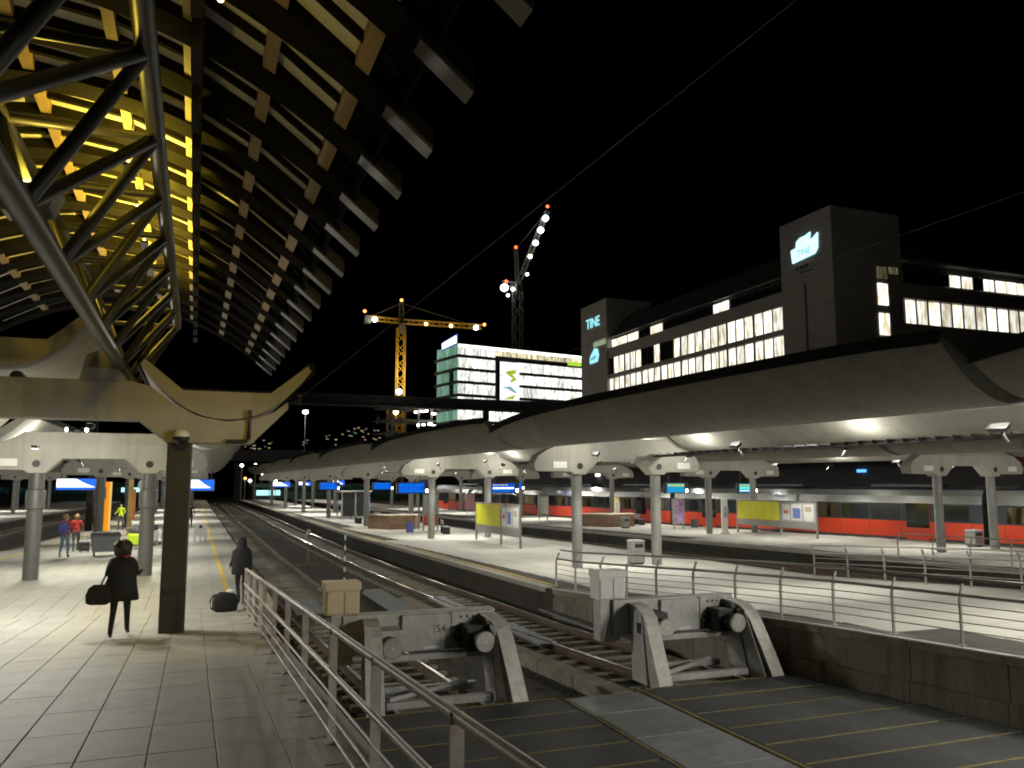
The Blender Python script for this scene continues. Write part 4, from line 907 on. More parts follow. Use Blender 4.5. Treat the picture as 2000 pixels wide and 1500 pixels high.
for i, (x, y, m_, lab) in enumerate(((20.3 + 8, 66, white_p, 'white poster case on the platform beside the train'), (31.4, 49.5, mat('poster_mixed', (.3, .2, .35), .5, var=.8, scale=6), 'multicoloured poster case right of the far planter'), (15.6, 84, white_p, 'small white poster case far along the centre platform'), (27.2, 83, mat('poster_pink', (.6, .3, .35), .5), 'pinkish poster case far along the train platform'))):
    t = empty('poster_case', (x, y, 0), R(6), lab, 'poster case'); ob('case', MB().box(-.5, .5, -.1, .1, .35, 2.1), steel, t, bev=.02); ob('poster', MB().box(-.42, .42, -.112, -.105, .5, 2.0), m_, t)
    for q in (-.4, .4): ob('leg', MB().box(q - .03, q + .03, -.05, .05, 0, .35), steel, t)
# waiting passengers far along the platforms are hinted by their luggage
for i, (x, y, m_, lab) in enumerate(((13.0, 52, bluec, 'dark blue suitcase beside the bench on the centre platform'), (33.0, 50, greyc, 'grey suitcase standing near the train beside the far planter'))): suitcase((x, y, 0), .45, .28, .65, lab, m_)
# notice boards
def notice_board(p0, p1, label, npan, split=.5, ztop=2.05):
    a, b_ = Vector(p0), Vector(p1); d = b_ - a; w = d.length; rz = math.atan2(d.y, d.x)
    t = empty('notice_board', p0, rz, label, 'notice board')
    for x in (0, w*split, w): ob('post', MB().box(x - .05, x + .05, -.05, .05, 0, ztop), colm, t)
    ob('lower_panel', MB().box(.06, w*split - .06, -.03, .03, .5, .88), colm, t); ob('lower_panel', MB().box(w*split + .06, w - .06, -.03, .03, .5, .88), colm, t)
    ob('top_bar', MB().box(-.05, w + .05, -.055, .055, ztop, ztop + .05), colm, t)
    sg = (w*split - .12) / npan
    for i in range(npan): ob('timetable_sheet', MB().box(.06 + i*sg + .012, .06 + (i+1)*sg - .012, -.04, .03, .9, ztop - .03), yel_panel, t)
    x0 = w*split + .06; ww = w - .06 - x0
    ob('poster_backing', MB().box(x0, w - .06, -.03, .03, .9, ztop - .03), mat('poster_grey', (.35, .36, .36), .5), t)
    cols = [mat('poster_red', (.45, .1, .07), .5), mat('poster_blue', (.12, .15, .4), .5), mat('poster_white', (.62, .63, .6), .5), mat('poster_tan', (.4, .33, .22), .5)]
    for i, (fa, fb, za, zb, c) in enumerate([(.06, .26, 1.0, 1.9, 2), (.09, .23, 1.35, 1.55, 0), (.32, .62, .98, 1.92, 2), (.36, .58, 1.1, 1.7, 1), (.68, .95, .98, 1.92, 2), (.72, .9, 1.5, 1.8, 3)]):
        ob('poster', MB().box(x0 + ww*fa, x0 + ww*fb, -.042 - .003*(c != 2), -.0305, za, zb), cols[c], t)
notice_board((15.0, 44.6, 0), (14.9, 37.6, 0), 'yellow timetable board with posters on the centre platform', 4, .6)
notice_board((33.3, 45.4, 0), (33.2, 37.9, 0), 'yellow timetable board with posters in front of the red train', 6, .58)
# planters of wooden boards
def planter(loc, r, h, label, rz=0):
    t = empty('planter_box', loc, rz, label, 'planter')
    pts = [Vector((r*sx, r*.75*sy, 0)) for sx, sy in ((-1, .5), (-.45, -1), (.55, -1), (1, .3), (.5, 1), (-.5, 1))]
    for a, c in zip(pts, pts[1:] + pts[:1]):
        d = (c - a); n = 5; nn = Vector((d.y, -d.x, 0)).normalized()
        for i in range(n):
            z0, z1 = i*h/n + .008, (i+1)*h/n - .008; p, q = a, c
            ob('board', MB().hexa([p + Vector((0, 0, z0)), q + Vector((0, 0, z0)), q - nn*.05 + Vector((0, 0, z0)), p - nn*.05 + Vector((0, 0, z0))], [p + Vector((0, 0, z1)), q + Vector((0, 0, z1)), q - nn*.05 + Vector((0, 0, z1)), p - nn*.05 + Vector((0, 0, z1))]), brick, t)
    ob('top_slab', MB().loft([[p*1.03 + Vector((0, 0, h)) for p in pts], [p*1.03 + Vector((0, 0, h + .06)) for p in pts]]), mat('planter_top', (.33, .29, .23), .7), t)
planter((13.3, 57.2, 0), 1.85, .92, 'brown boarded planter box on the centre platform')
planter((29, 55.2, 0), 2.2, .85, 'brown boarded planter box in front of the far red train')
# shelter and benches, bins, poles
t = empty('vending_shelter', (14.9, 54.6, 0), 0, 'glass shelter with red lower panels behind a centre platform column', 'shelter')
for x in (-.5, .5):
    for y in (-.6, .6): ob('post', MB().box(x - .04, x + .04, y - .04, y + .04, 0, 2.5), colm, t)
ob('roof', MB().box(-.65, .65, -.75, .75, 2.5, 2.6), colm, t); ob('red_panel', MB().box(-.45, .45, -.62, -.58, .35, 1.05), mat('red_panel', (.45, .06, .03), .5), t); ob('glass_panel', MB().box(-.45, .45, -.615, -.585, 1.08, 2.4), mat('shelter_glass', (.3, .36, .36), .2), t)
def bench(loc, rz, label):
    t = empty('bench', loc, rz, label, 'bench')
    for i in range(3): ob('seat_slat', MB().box(-.8, .8, -.2 + i*.14, -.08 + i*.14, .43, .46), steel, t)
    for i in range(2): ob('back_slat', MB().box(-.8, .8, .22, .25, .58 + i*.15, .7 + i*.15), steel, t)
    for x in (-.65, .65): ob('leg', MB().box(x - .03, x + .03, -.2, .24, 0, .43), black, t); ob('back_post', MB().box(x - .025, x + .025, .2, .22, .43, .85), black, t)
bench((14.9, 50.4, 0), R(80), 'grey slatted bench beside the yellow board on the centre platform'); bench((12.3, 66, 0), R(85), 'grey slatted bench farther down the centre platform'); bench((32, 56, 0), R(80), 'grey bench beside the red train near the far planter')
def waste_bin(loc, w, h, label):
    t = empty('litter_bin', loc, 0, label, 'litter bin', 'grey litter bins')
    ob('body', MB().box(-w/2, w/2, -w/2, w/2, .06, h - .06), steel, t, bev=.03); ob('lid', MB().loft([[(-w/2 - .02, -w/2 - .02, h - .06), (w/2 + .02, -w/2 - .02, h - .06), (w/2 + .02, w/2 + .02, h - .06), (-w/2 - .02, w/2 + .02, h - .06)], [(-w*.4, -w*.4, h), (w*.4, -w*.4, h), (w*.4, w*.4, h), (-w*.4, w*.4, h)]]), colm, t); ob('opening', MB().box(-w*.35, w*.35, -w/2 - .004, -w/2 + .01, h - .3, h - .16), black, t); ob('foot', MB().box(-w*.4, w*.4, -w*.4, w*.4, 0, .06), black, t)
waste_bin((16.35, 28.9, 0), .52, .95, 'grey litter bin between the nearest centre platform columns'); waste_bin((36.6, 30.6, 0), .6, .85, 'grey litter bin beside the right column in front of the red train'); waste_bin((24.6 + 4, 52, 0), .5, .8, 'grey litter bin far along the platform beside the red train'); waste_bin((14.2, 68, 0), .5, .8, 'grey litter bin far along the centre platform')
for (x, y, h, m_, lab) in ((31.5, 44.3, 2.15, white_p, 'white round information pillar left of the right yellow board'), (30.3, 56.4, 2.1, mat('cream_column', (.7, .55, .3), .5), 'cream yellow pillar behind the far planter'), (12.6, 64.5, 2.0, mat('cyan_pillar', (.05, .4, .55), .4), 'pillar with a cyan panel on the centre platform')):
    t = empty('information_pillar', (x, y, 0), 0, lab, 'pillar')
    ob('shaft', MB().lathe([(.25, 0), (.25, .08), (.2, .1), (.2, h - .05), (.16, h)], n=18), m_, t, smooth=True); ob('panel', MB().box(-.16, .16, -.215, -.2, 1.0, 1.7), mat('pillar_panel', (.3, .3, .32), .5), t); ob('base', MB().lathe([(.3, 0), (.3, .05), (.26, .07)], n=18), steel, t)
# marker posts between the tracks
t = empty('striped_stake', (5.75, 33.6, -.79), 0, 'thin black and white striped stake standing between the tracks', 'stake')
for i in range(9): ob('band', MB().tube((0, 0, i*.21), (0, 0, (i+1)*.21), .035, 10), white_p if i % 2 == 0 else black, t)
t = empty('marker_post', (5.25, 41.2, -.79), 0, 'thin yellow brown marker post with a white top between the tracks', 'marker post')
ob('post', MB().tube((0, 0, 0), (0, 0, 1.5), .045, 10), strip_y, t); ob('head', MB().loft([[(-.12, -.05, 1.45), (.1, -.05, 1.45), (.1, .05, 1.45), (-.12, .05, 1.45)], [(-.02, -.05, 1.72), (.1, -.05, 1.72), (.1, .05, 1.72), (-.02, .05, 1.72)]]), white_p, t); ob('foot', MB().box(-.5, .5, -.06, .06, 0, .05), strip_y, t)

# ------------------------------------------------------------------ train
def train():
    t = empty('passenger_train', (pl(R_RIGHT, 41), 41, 0), 0, 'long red and dark passenger train with silver roof at the right platform', 'train')
    P0 = Vector((pl(R_RIGHT, 41), 41, 0))
    ysn = [8, 31.5, 55, 78.5, 102]
    for ci, (ya, yb) in enumerate(zip(ysn, ysn[1:])):
        a = Vector((pl(R_RIGHT, ya) + .18, ya, 0)); b_ = Vector((pl(R_RIGHT, yb) + .18, yb, 0))
        d = (b_ - a); L = d.length - .5; rz = math.atan2(d.y, d.x) - R(90); org = a - P0
        prof = [(.15, -.45), (0, -.3), (0, .14), (0, 1.04), (0, 2.03), (.04, 2.45), (.22, 2.78), (.5, 2.92), (2.4, 2.92), (2.68, 2.78), (2.86, 2.45), (2.9, 2.03), (2.9, -.3), (2.75, -.45)]
        mb = MB().loft([[(u, y, z) for u, z in prof] for y in (0, L)]); k = len(prof); mm = [3, 3, 0, 1, 2, 2, 3, 3, 3, 2, 2, 1, 3, 3]
        for i, f in enumerate(mb.f):
            if len(f) == 4: mb.m[i] = mm[f[0] % k] if abs((f[0] % k) - (f[1] % k)) == 1 else 3
            else: mb.m[i] = 3
        car = ob('car_body', mb, [red_p, train_dk, silver, train_dk], t, org, rz)
        n = 11; doors = (1, 9)
        for i in range(n):
            y0, y1 = .6 + i*(L - 1.2)/n + .12, .6 + (i+1)*(L - 1.2)/n - .12
            if i in doors:
                dr = ob('door', MB().box(-.025, .02, y0 + .2, y1 - .2, .0, 2.06), red_p, car); ob('door_glass', MB().box(-.035, -.026, y0 + .21, y1 - .21, .7, 2.05), train_glass, dr)
            else:
                lit = (i * 7 + ci * 3) % 5
                ob('window', MB().box(-.03, .02, y0, y1, 1.14, 1.93), train_glass if lit > 1 else emit('train_window_lit', (.55, .42, .2), .16, .7, blinds=.85), car, bev=.0)
        for i in range(n + 1): ob('panel_seam', MB().box(-.006, .01, .6 + i*(L - 1.2)/n - .012, .6 + i*(L - 1.2)/n + .012, .16, 1.02), train_dk, car)
        ob('roof_vents', MB().box(.7, 2.2, 3, 7, 2.921, 3.12).box(.8, 2.1, 12, 17, 2.921, 3.1), train_dk, car, bev=.05)
        if ci: ob('gangway', MB().box(.5, 2.4, -.5, 0, -.2, 2.6), black, car)
    return t
train()

# ------------------------------------------------------------------ wires, gantry
wire = mat('wire_copper', (.1, .095, .09), .6, .2)
t = empty('catenary_gantry', (14, 62, 0), 0, 'dark overhead line gantry crossing the tracks below the lit glass office', 'gantry')
for z in (9.05, 9.75): ob('boom', MB().box(-22, 17, -.15, .15, z - .09, z + .09), gutter_m, t)
b = MB()
for i in range(26): b.tube((-22 + i*1.5, 0, 9.1 if i % 2 else 9.7), (-22 + (i+1)*1.5, 0, 9.7 if i % 2 else 9.1), .04, 6)
ob('lacing', b, gutter_m, t); ob('web', MB().box(-22, 17, .16, .18, 9.0, 9.8), gutter_m, t)
for x in (-20.5, 7.6): ob('leg', MB().box(x - .2, x + .2, -.2, .2, -.9, 9), gutter_m, t)
for i, (x, z, lab) in enumerate(((3.38, 6.15, 'overhead contact wire above the track of the first buffer stop'), (7.9, 6.15, 'overhead contact wire above the track of the second buffer stop'))):
    t = empty('overhead_wire', (x, 20, z), 0, lab, 'wire')
    ob('contact_wire', MB().tube((0, -19, 0), (-.1, 140, 0), .0045, 6), wire, t)
    pts = [(0, y - 20, .12 + 1.15 * ((y - 1) % 61 / 61 - .5) ** 2 * 4) for y in range(1, 160, 4)]
    ob('insulator', MB().lathe([(.03, -.25), (.09, -.15), (.03, -.1), (.09, 0), (.03, .05), (.09, .15), (.03, .25)], (-.02, 10 + 8*i, .0), 10), bufdark, t)
t = empty('light_mast', (18.0, 150, -.8), 0, 'tall thin mast with one bright white lamp far above the tracks', 'light mast')
ob('mast', MB().tube((0, 0, 0), (0, 0, 16.6), .06, 10, r1=.04), gutter_m, t); ob('lamp', MB().lathe([(.1, -.3), (.45, -.15), (.5, .1), (.2, .3)], (0, 0, 16.6), 12), lamp_c, t); ob('arm', MB().box(-.5, .5, -.05, .05, 16.9, 17.0), crane2, t)
light('mast_light', t, (1.6, -1.5, 16.0), 11000, (1, .95, .85), .4)

# ------------------------------------------------------------------ office building with tower
w_warm = emit('office_window', (1, 1, .88), 1.45, .4, blinds=.5, warm=(1, .7, .25)); w_dim = emit('office_window_dim', (.6, .55, .3), .25, .6, blinds=.7)
bX = 68.
off = empty('office_building', (bX, 81.7, 0), 0, 'long pale stone office block with lit window strips and a tall blank tower', 'building')
def OB(name, mb, m, par=off, **k): return ob(name, mb, m, par, (-bX, -84, 0) if par is off else None, **k)
segs = [(-2, 18.6), (21.65, 22.35), (25.25, 27.1)]
for i, (z0, z1) in enumerate(segs): OB('wall_band', MB().box(bX, bX + 1.2, 84.2, 131, z0, z1), stonef)
OB('roof', MB().loft([[(bX + .3, 78, 29.0), (bX + 18, 78, 29.0), (bX + 18, 131, 29.0), (bX + .3, 131, 29.0)], [(bX + 4, 78, 33.2), (bX + 18, 78, 33.2), (bX + 18, 131, 33.2), (bX + 4, 131, 33.2)]]), roofd)
OB('core', MB().box(bX + 1.21, bX + 18, 78.2, 130.9, -2, 28.98), roofd)
OB('parapet_rail', MB().box(bX - .1, bX, 84.2, 131, 28.85, 29.0), steel)
tw_ = OB('tower', MB().box(bX - .4, bX + 10, 75, 83.9, -2, 35.3), stonef)
for z in range(0, 35, 2):
    for q in (MB().box(bX - .43, bX - .41, 75.02, 83.88, z + 1.9, z + 1.93), MB().box(bX - .38, bX + 9.98, 74.96, 74.99, z + 1.9, z + 1.93)): ob('panel_joint', q, roofd, tw_)
ob('downpipe', MB().box(bX - .5, bX - .42, 79.6, 79.75, 0, 27), roofd, tw_)
et = OB('end_tower', MB().box(bX - .3, bX + 9, 131.1, 141.5, -2, 36.3), stonef)
cols_y = []; y = 84.8
gi = 0
while y < 130.2: cols_y.append(y); y += 1.86; gi += 1; y += .28 if gi % 3 == 0 else 0
pane_l = MB().box(-.05, .05, .06, 1.74, 0, 2.9).mesh('window_pane'); pane_l.materials.append(w_warm)
pane_d = MB().box(-.05, .05, .06, 1.74, 0, 2.9).mesh('window_pane'); pane_d.materials.append(glassd)
pane_p = MB().box(-.05, .05, .06, 1.74, 0, 1.5).mesh('window_pane'); pane_p.materials.append(w_warm)
pane_q = MB().box(-.05, .05, .06, 1.74, 0, 1.5).mesh('window_pane'); pane_q.materials.append(glassd)
for i, y in enumerate(cols_y):
    pos = lambda z: (bX + .3 - bX, y - 84, z)
    put('window_pane', pane_l, None, off, pos(18.65))
    lit = y < 108.5 or 118.5 < y < 128 or 113.5 < y < 115.5
    put('window_pane', pane_l if lit else pane_d, None, off, pos(22.38))
    litp = 121 < y or 112 < y < 116 or 96.5 < y < 99 or 91 < y < 92.5
    put('window_pane', pane_p if litp else pane_q, None, off, (pos(27.15)[0] + .5, pos(0)[1], 27.15))
    mw = .32 if (i + 1) % 3 == 0 else .12
    for z0, z1 in ((18.6, 21.65), (22.35, 25.25)): OB('mullion', MB().box(bX + .12, bX + .42, y + 1.76, y + 1.76 + mw, z0, z1), roofd)
# right wing
OB('wing_wall', MB().box(bX + 10.1, bX + 50, 77, 90, -2, 22.6), stonef); OB('wing_band', MB().box(bX + 10.1, bX + 50, 77, 90, 25.75, 27.6), stonef); OB('wing_core', MB().box(bX + 10.1, bX + 50, 77.6, 90, 22.62, 30.6), roofd)
OB('wing_roof', MB().box(bX + 10.1, bX + 51, 76.6, 91, 30.4, 30.8), steel)
wpan = MB().box(.06, 1.75, -.05, .05, 0, 2.9).mesh('window_pane'); wpan.materials.append(w_warm)
wpan2 = MB().box(.06, 1.75, -.05, .05, 0, 1.5).mesh('window_pane'); wpan2.materials.append(w_warm); wpan3 = MB().box(.06, 1.75, -.05, .05, 0, 1.5).mesh('window_pane'); wpan3.materials.append(glassd)
for i in range(20):
    x = 10.6 + i*1.9 + (i // 3)*.25
    put('window_pane', wpan, None, off, (x, -6.75, 22.7)); 
    put('window_pane', wpan2 if i in (0, 5, 6, 8, 9, 10, 11) else wpan3, None, off, (x, -6.75, 27.9)); OB('mullion', MB().box(bX + x + 1.76, bX + x + 1.9, 77.05, 77.3, 22.62, 25.7), roofd)
for z in (20.6, 24.2): put('window_pane', MB().box(0, 1.5, -.05, .05, 0, 2.6).mesh('window_pane'), w_warm, off, (6.1, -9.05, z - .2))
put('window_pane', MB().box(0, 1.5, -.05, .05, 0, 1.4).mesh('window_pane'), w_dim, off, (6.1, -9.05, 27.2)); put('window_pane', MB().box(0, 1.3, -.05, .05, 0, .8).mesh('window_pane'), w_dim, off, (8.0, -9.05, 27.9))
# lettering: box-shaped emblem on the tower, words on the end tower
sgn = emit('sign_ice', (.5, .88, 1.), 1.7); sgn2 = emit('sign_ice_dim', (.35, .85, .95), 1.15); sgd = emit('sign_letter', (.16, .5, .75), .7)
def face(name, pts, x, m, par):   # polygon on the -X face, pts = (y, z) as offsets from building origin
    return ob(name, MB().loft([[(x, py, pz_) for py, pz_ in pts], [(x - .15, py, pz_) for py, pz_ in pts]]), m, par)
sg = empty('tower_emblem', (bX - .42, 77.1, 31.3), 0, 'glowing ice blue box shaped emblem with dark letters on the tower', 'sign')
face('emblem_body', [(2.2, -1.35), (-1.7, -1.05), (-2.2, -.5), (-2.3, 1.35), (-1.5, .9), (.3, .6), (2.4, .3)], 0, sgn, sg); face('emblem_handle', [(1.5, .5), (-.9, .75), (-1.05, 1.75), (-.2, 1.5), (.7, 1.5), (1.35, 1.15)], 0, sgn, sg)
textmesh('letters', 'TINE', 1.1, sgd, sg, (-.17, .1, -.42), (R(90), 0, R(-90)), .01)
vt = MB()
for y in (1.6, .9, .3, -.2): vt.box(-.05, 0, y - .2, y + .15, -2.3, -1.95)
ob('vent_row', vt.box(-.05, 0, -1.2, 1.0, -2.9, -2.75), black, sg)
sg = empty('end_tower_lettering', (bX - .32, 134.0, 32.6), 0, 'ice blue lit word high on the narrow end tower', 'sign'); textmesh('letters', 'TINE', 2.6, sgn2, sg, (-.1, 0, 0), (R(90), 0, R(-90)), .05)
sg = empty('end_tower_emblem', (bX - .32, 133.7, 26.2), 0, 'round ice blue glowing emblem low on the narrow end tower', 'sign')
face('emblem_body', [(1.6, -1.1), (-1.4, -1.0), (-1.9, .2), (-1.4, 1.4), (-.3, 1.6), (1.1, .6), (1.7, -.2)], 0, sgn2, sg); face('emblem_wave', [(1.0, -.5), (-.6, -.35), (-1.0, .15), (-.5, .1), (.9, -.25)], -.16, sgd, sg)
sg = empty('corner_window_strip', (bX - .32, 131.7, 28.5), 0, 'small greenish lit window strip beside the round emblem', 'window'); ob('pane', MB().box(-.1, 0, -2.6, 2.2, -.5, .5), emit('green_window', (.55, .7, .4), .5), sg)
for i, y in enumerate((88, 108, 128)):  # lamps added out of sight to light the office facade
    t = empty('facade_fill_lamp', (57, y, -2), 0, f'{ORD[i]} added fill lamp from the tower lighting the stone office front', 'fill lamp', 'added fill lamps by the office')
    ob('pole', MB().tube((0, 0, 0), (0, 0, 8.5), .09, 10, r1=.05), steel, t); ob('arm', MB().tube((0, 0, 8.4), (1.4, 0, 8.8), .045, 8), steel, t); ob('head', MB().box(1.1, 1.9, -.15, .15, 8.72, 8.9), steel, t); ob('lens', MB().box(1.2, 1.8, -.12, .12, 8.69, 8.715), lamp_w, t)
    light('facade_fill_light', t, (1.5, 0, 8.5), 420, (1, .9, .72), .2)
t = empty('facade_fill_lamp', (74, 62, -2), 0, 'added fill lamp in front of the blank tower corner', 'fill lamp', 'added fill lamps by the office'); ob('pole', MB().tube((0, 0, 0), (0, 0, 8.5), .09, 10, r1=.05), steel, t); ob('arm', MB().tube((0, 0, 8.4), (0, 1.4, 8.8), .045, 8), steel, t); ob('head', MB().box(-.15, .15, 1.1, 1.9, 8.72, 8.9), steel, t); ob('lens', MB().box(-.12, .12, 1.2, 1.8, 8.69, 8.715), lamp_w, t); light('facade_fill_light', t, (0, 1.5, 8.5), 420, (1, .85, .68), .2)  # one more added lamp, brightening the tower's near face

sv = empty('backdrop_block', (50, 70, -2), 0, 'dark low block added behind the red train to hide the office wall', 'building')  # dark block added to screen off the lit lower office wall
ob('wall', MB().box(-1.5, 6, -75, 80, 0, 8.2), mat('backdrop_wall', (.03, .028, .027), .8), sv); ob('roof', MB().box(-2, 6.3, -75.3, 80.3, 8.2, 8.5), roofd, sv)
for i in range(14): ob('door', MB().box(-1.56, -1.51, -60 + i*9, -57 + i*9, 0, 5), mat('backdrop_door', (.05, .045, .05), .6), sv)
for (y, z, m_) in ((-32, 6.4, lamp_w), (-20, 6.0, emit('blue_glint', (.1, .4, 1), 2)), (2, 6.2, lamp_w), (25, 6.1, lamp_w), (-8, 6.3, emit('pink_glint', (1, .3, .2), 1.5))): ob('wall_lamp', MB().box(-1.75, -1.57, y - .4, y + .4, z, z + .22), m_, sv)
ad = empty('advert_banner', (48.4, 33, 4.2), 0, 'red grey and white striped banner on the dark backdrop block', 'banner')
for y0, y1, c in ((0, 1.6, (.25, .02, .03)), (1.6, 3.4, (.16, .16, .17)), (3.4, 4.4, (.25, .02, .03)), (-1.4, 0, (.5, .5, .5))): ob('stripe', MB().box(-.06, 0, y0, y1, -.3, 1.6), mat(f'stripe_{y0}', c, .6), ad)

# ------------------------------------------------------------------ glass office
gw = emit('glass_office_white', (1, 1, .94), 1.5, .4, blinds=.55, warm=(.75, .8, .6)); gg = emit('glass_office_green', (.33, .62, .44), .55, .35, blinds=.5); gy = emit('glass_office_top', (1, .92, .6), 1.0, .4, blinds=.5, warm=(.6, .5, .2))
go = empty('glass_office', (66, 213, 0), R(-79 + 90), 'brightly lit glass office cube with dark floor bands', 'building')
# local: x along right face, y going back
FL = [41.2 - 3.62*i for i in range(12)]
ob('core', MB().box(.6, 60, .6, 14, -2, 41), roofd, go)
prm = MB().box(.08, 2.3, -.06, .06, -2.72, 0).mesh('window_pane'); prm.materials.append(gw)
prt = MB().box(.08, 2.3, -.06, .06, -2.2, 0).mesh('window_pane'); prt.materials.append(gy)
plm = MB().box(-.06, .06, .1, 2.35, -2.72, 0).mesh('window_pane'); plm.materials.append(gg)
for fi, z in enumerate(FL):
    ob('floor_band', MB().box(-.15, 60, -.15, .55, z - 3.62, z - 2.78).box(-.15, .55, .56, 14, z - 3.62, z - 2.78), roofd, go)
    if fi > 7: continue
    for i in range(20):
        if fi in (1, 2, 3) and 5 <= i <= 7: continue
        put('window_pane', prt if fi == 0 and i > 4 else prm, None, go, (i*2.4 + .1, .2, z))
    if fi == 0:
        ob('light_band', MB().box(0, 48, -.2, -.1, z - .75, z + .05), emit('soffit_white', (1, 1, .95), 2.4), go)
    for i in range(5):
        if fi in (2, 3) and i == 1: continue
        put('window_pane', plm, None, go, (.2, .3 + i*2.55, z))
ob('green_band', MB().box(37, 43, -.3, -.21, 38.1, 39.2), emit('lime_sign', (.5, .85, .05), .9), go)
bn = empty('facade_banner', (66 + 5*2.4 + .3, 213 + 2, 33), R(11), 'white hanging banner with yellow green pattern on the glass office front', 'banner')
ob('cloth', MB().box(.6, 7, -.5, -.4, -6.9, 4.3), emit('banner_white', (.9, .96, .95), 1.2), bn); ob('frame', MB().box(-.7, .5, -.5, -.3, -7, 4.5), roofd, bn)
bl = emit('banner_lime', (.55, .62, .02), .8); bt = emit('banner_teal', (.3, .55, .6), .7)
for pts, m_ in (([(2.4, 1.6), (5.6, 2.2), (6.0, 1.2), (4.6, .9), (6.1, -.6), (4.2, -1.6), (4.0, -.8), (4.9, -.3), (3.2, .6)], bl), ([(1.2, -3.0), (4.0, -2.6), (6.2, -4.2), (5.4, -4.4), (3.2, -3.4)], bt), ([(1.6, -6.4), (5.0, -6.2), (5.6, -4.9), (3.6, -5.6)], bl)):
    ob('print', MB().loft([[(x, -.51, z) for x, z in pts], [(x, -.53, z) for x, z in pts]]), m_, bn)
sg = empty('roof_sign', (66, 213, 41.8), R(11), 'slanting white and blue lit sign on the corner roof of the glass office', 'sign')
ob('bar', MB().loft([[(-.3, .2, -.3), (-.3, 8.5, -.9), (-.3, 8.5, .7), (-.3, .2, 1.8)], [(-.6, .2, -.3), (-.6, 8.5, -.9), (-.6, 8.5, .7), (-.6, .2, 1.8)]]), emit('roof_sign_white', (.72, .86, 1), 2.0), sg); ob('glow_edge', MB().loft([[(-.2, -.2, -.6), (-.2, 9, -1.3), (-.2, 9, 1.0), (-.2, -.2, 2.3)], [(-.28, -.2, -.6), (-.28, 9, -1.3), (-.28, 9, 1.0), (-.28, -.2, 2.3)]]), emit('roof_sign_blue', (.05, .15, .8), .6), sg)
# unfinished building with work lights beside it
uf = empty('building_shell', (57, 222, 0), R(11), 'unfinished concrete building shell with work lights beside the glass office', 'building')
for i in range(6): ob('floor_slab', MB().box(-8, 6, 0, 12, 6 + 3.6*i, 6.4 + 3.6*i), stonef, uf)
for i in range(5):
    for x in (-7.5, -3.5, .5, 4.5): ob('column', MB().box(x, x + .5, .2, .7, 6.4 + 3.6*i, 9.6 + 3.6*i), stonef, uf)
random.seed(8)
for (x, z) in ((-.8, 22.6), (1.0, 22.9), (2.6, 23.1), (4.6, 22.4), (0, 19), (1.6, 19.2), (3.4, 19.4), (5, 19)): ob('work_light', MB().box(x, x + random.uniform(.6, 1.3), -.3, -.1, z, z + .45), lamp_w, uf)
for (x, y, z, w, h, c, lab) in ((108, 205, 15.6, 2.4, 1.0, emit('lime_small', (.7, .8, .1), 1.), 'small lime and white lit sign low beside the office'),): 
    t = empty('shop_sign', (x, y, z + 6), R(11), lab, 'sign'); ob('panel', MB().box(-3, 0, -.1, .1, -.6, .6), c, t); ob('panel_white', MB().box(.1, 4.2, -.1, .1, -.5, .7), s_white, t); ob('bracket', MB().box(-3, 4.2, .11, .2, -.05, .05), black, t)

# ------------------------------------------------------------------ cranes
def lattice(b, p0, p1, w, n, r=.09):
    p0 = Vector(p0); p1 = Vector(p1); d = (p1 - p0).normalized(); u = d.cross(Vector((0, 1, 0)) if abs(d.y) < .9 else Vector((1, 0, 0))).normalized(); v = d.cross(u)
    c = [u*sx*w/2 + v*sy*w/2 for sx, sy in ((-1, -1), (1, -1), (1, 1), (-1, 1))]
    for q in c: b.tube(p0 + q, p1 + q, r, 5)
    for i in range(n):
        a = p0 + (p1 - p0)*i/n; e = p0 + (p1 - p0)*(i+1)/n
        for k in range(4):
            s0, s1 = (c[k], c[(k+1) % 4]) if i % 2 else (c[(k+1) % 4], c[k]); b.tube(a + s0, e + s1, r*.6, 4)
    return b
def crane_lamp(t, p, m, s=.55): ob('lamp', MB().lathe([(.05*s, -s), (.8*s, -.5*s), (s, 0), (.8*s, .5*s), (.05*s, s)], p, 10), m, t)
rt = Vector((.934, -.358, 0))
c1 = empty('tower_crane', (60, 255.5, -2), 0, 'yellow lit tower crane with level jib left of the glass office', 'crane')
ob('mast', lattice(MB(), (0, 0, 0), (0, 0, 55), 2.4, 22, .14), cranem, c1); ob('cat_head', lattice(MB(), (0, 0, 57), (0, 0, 63.5), 1.2, 4, .1), crane2, c1)
ob('jib', lattice(MB(), rt*0 + Vector((0, 0, 57)), rt*26 + Vector((0, 0, 55.2)), 1.3, 16, .1), cranem, c1); ob('counter_jib', lattice(MB(), Vector((0, 0, 57)), rt*-11 + Vector((0, 0, 58.2)), 1.3, 7, .1), cranem, c1)
ob('counterweight', MB().box(-1, 1, -1, 1, -2, .5), crane2, c1, loc=rt*-11 + Vector((0, 0, 58.4))); ob('cab', MB().box(-1, 1, -1.6, -1.3, 53, 56), crane2, c1)
ob('stay_cables', MB().tube((0, 0, 63), rt*22 + Vector((0, 0, 56)), .05, 4).tube((0, 0, 63), rt*-10 + Vector((0, 0, 58.5)), .05, 4), crane2, c1)
crane_lamp(c1, (0, 0, 64), lamp_o); crane_lamp(c1, rt*-12 + Vector((0, -1, 60.2)), lamp_o); crane_lamp(c1, rt*26.5 + Vector((0, -1, 55.8)), lamp_o)
for q, z, m_, s in ((-9, 57.3, lamp_w, .9), (7.5, 55.8, lamp_y, .5), (15.5, 55.2, lamp_y, .55), (23.5, 54.6, lamp_c, .8), (-.8, 34, lamp_c, 1.0)): crane_lamp(c1, rt*q + Vector((0, -2, z)), m_, s)
light('crane_light', c1, tuple(rt*-3 + Vector((0, -9, 40))), 9000, (1, .8, .4), .5)
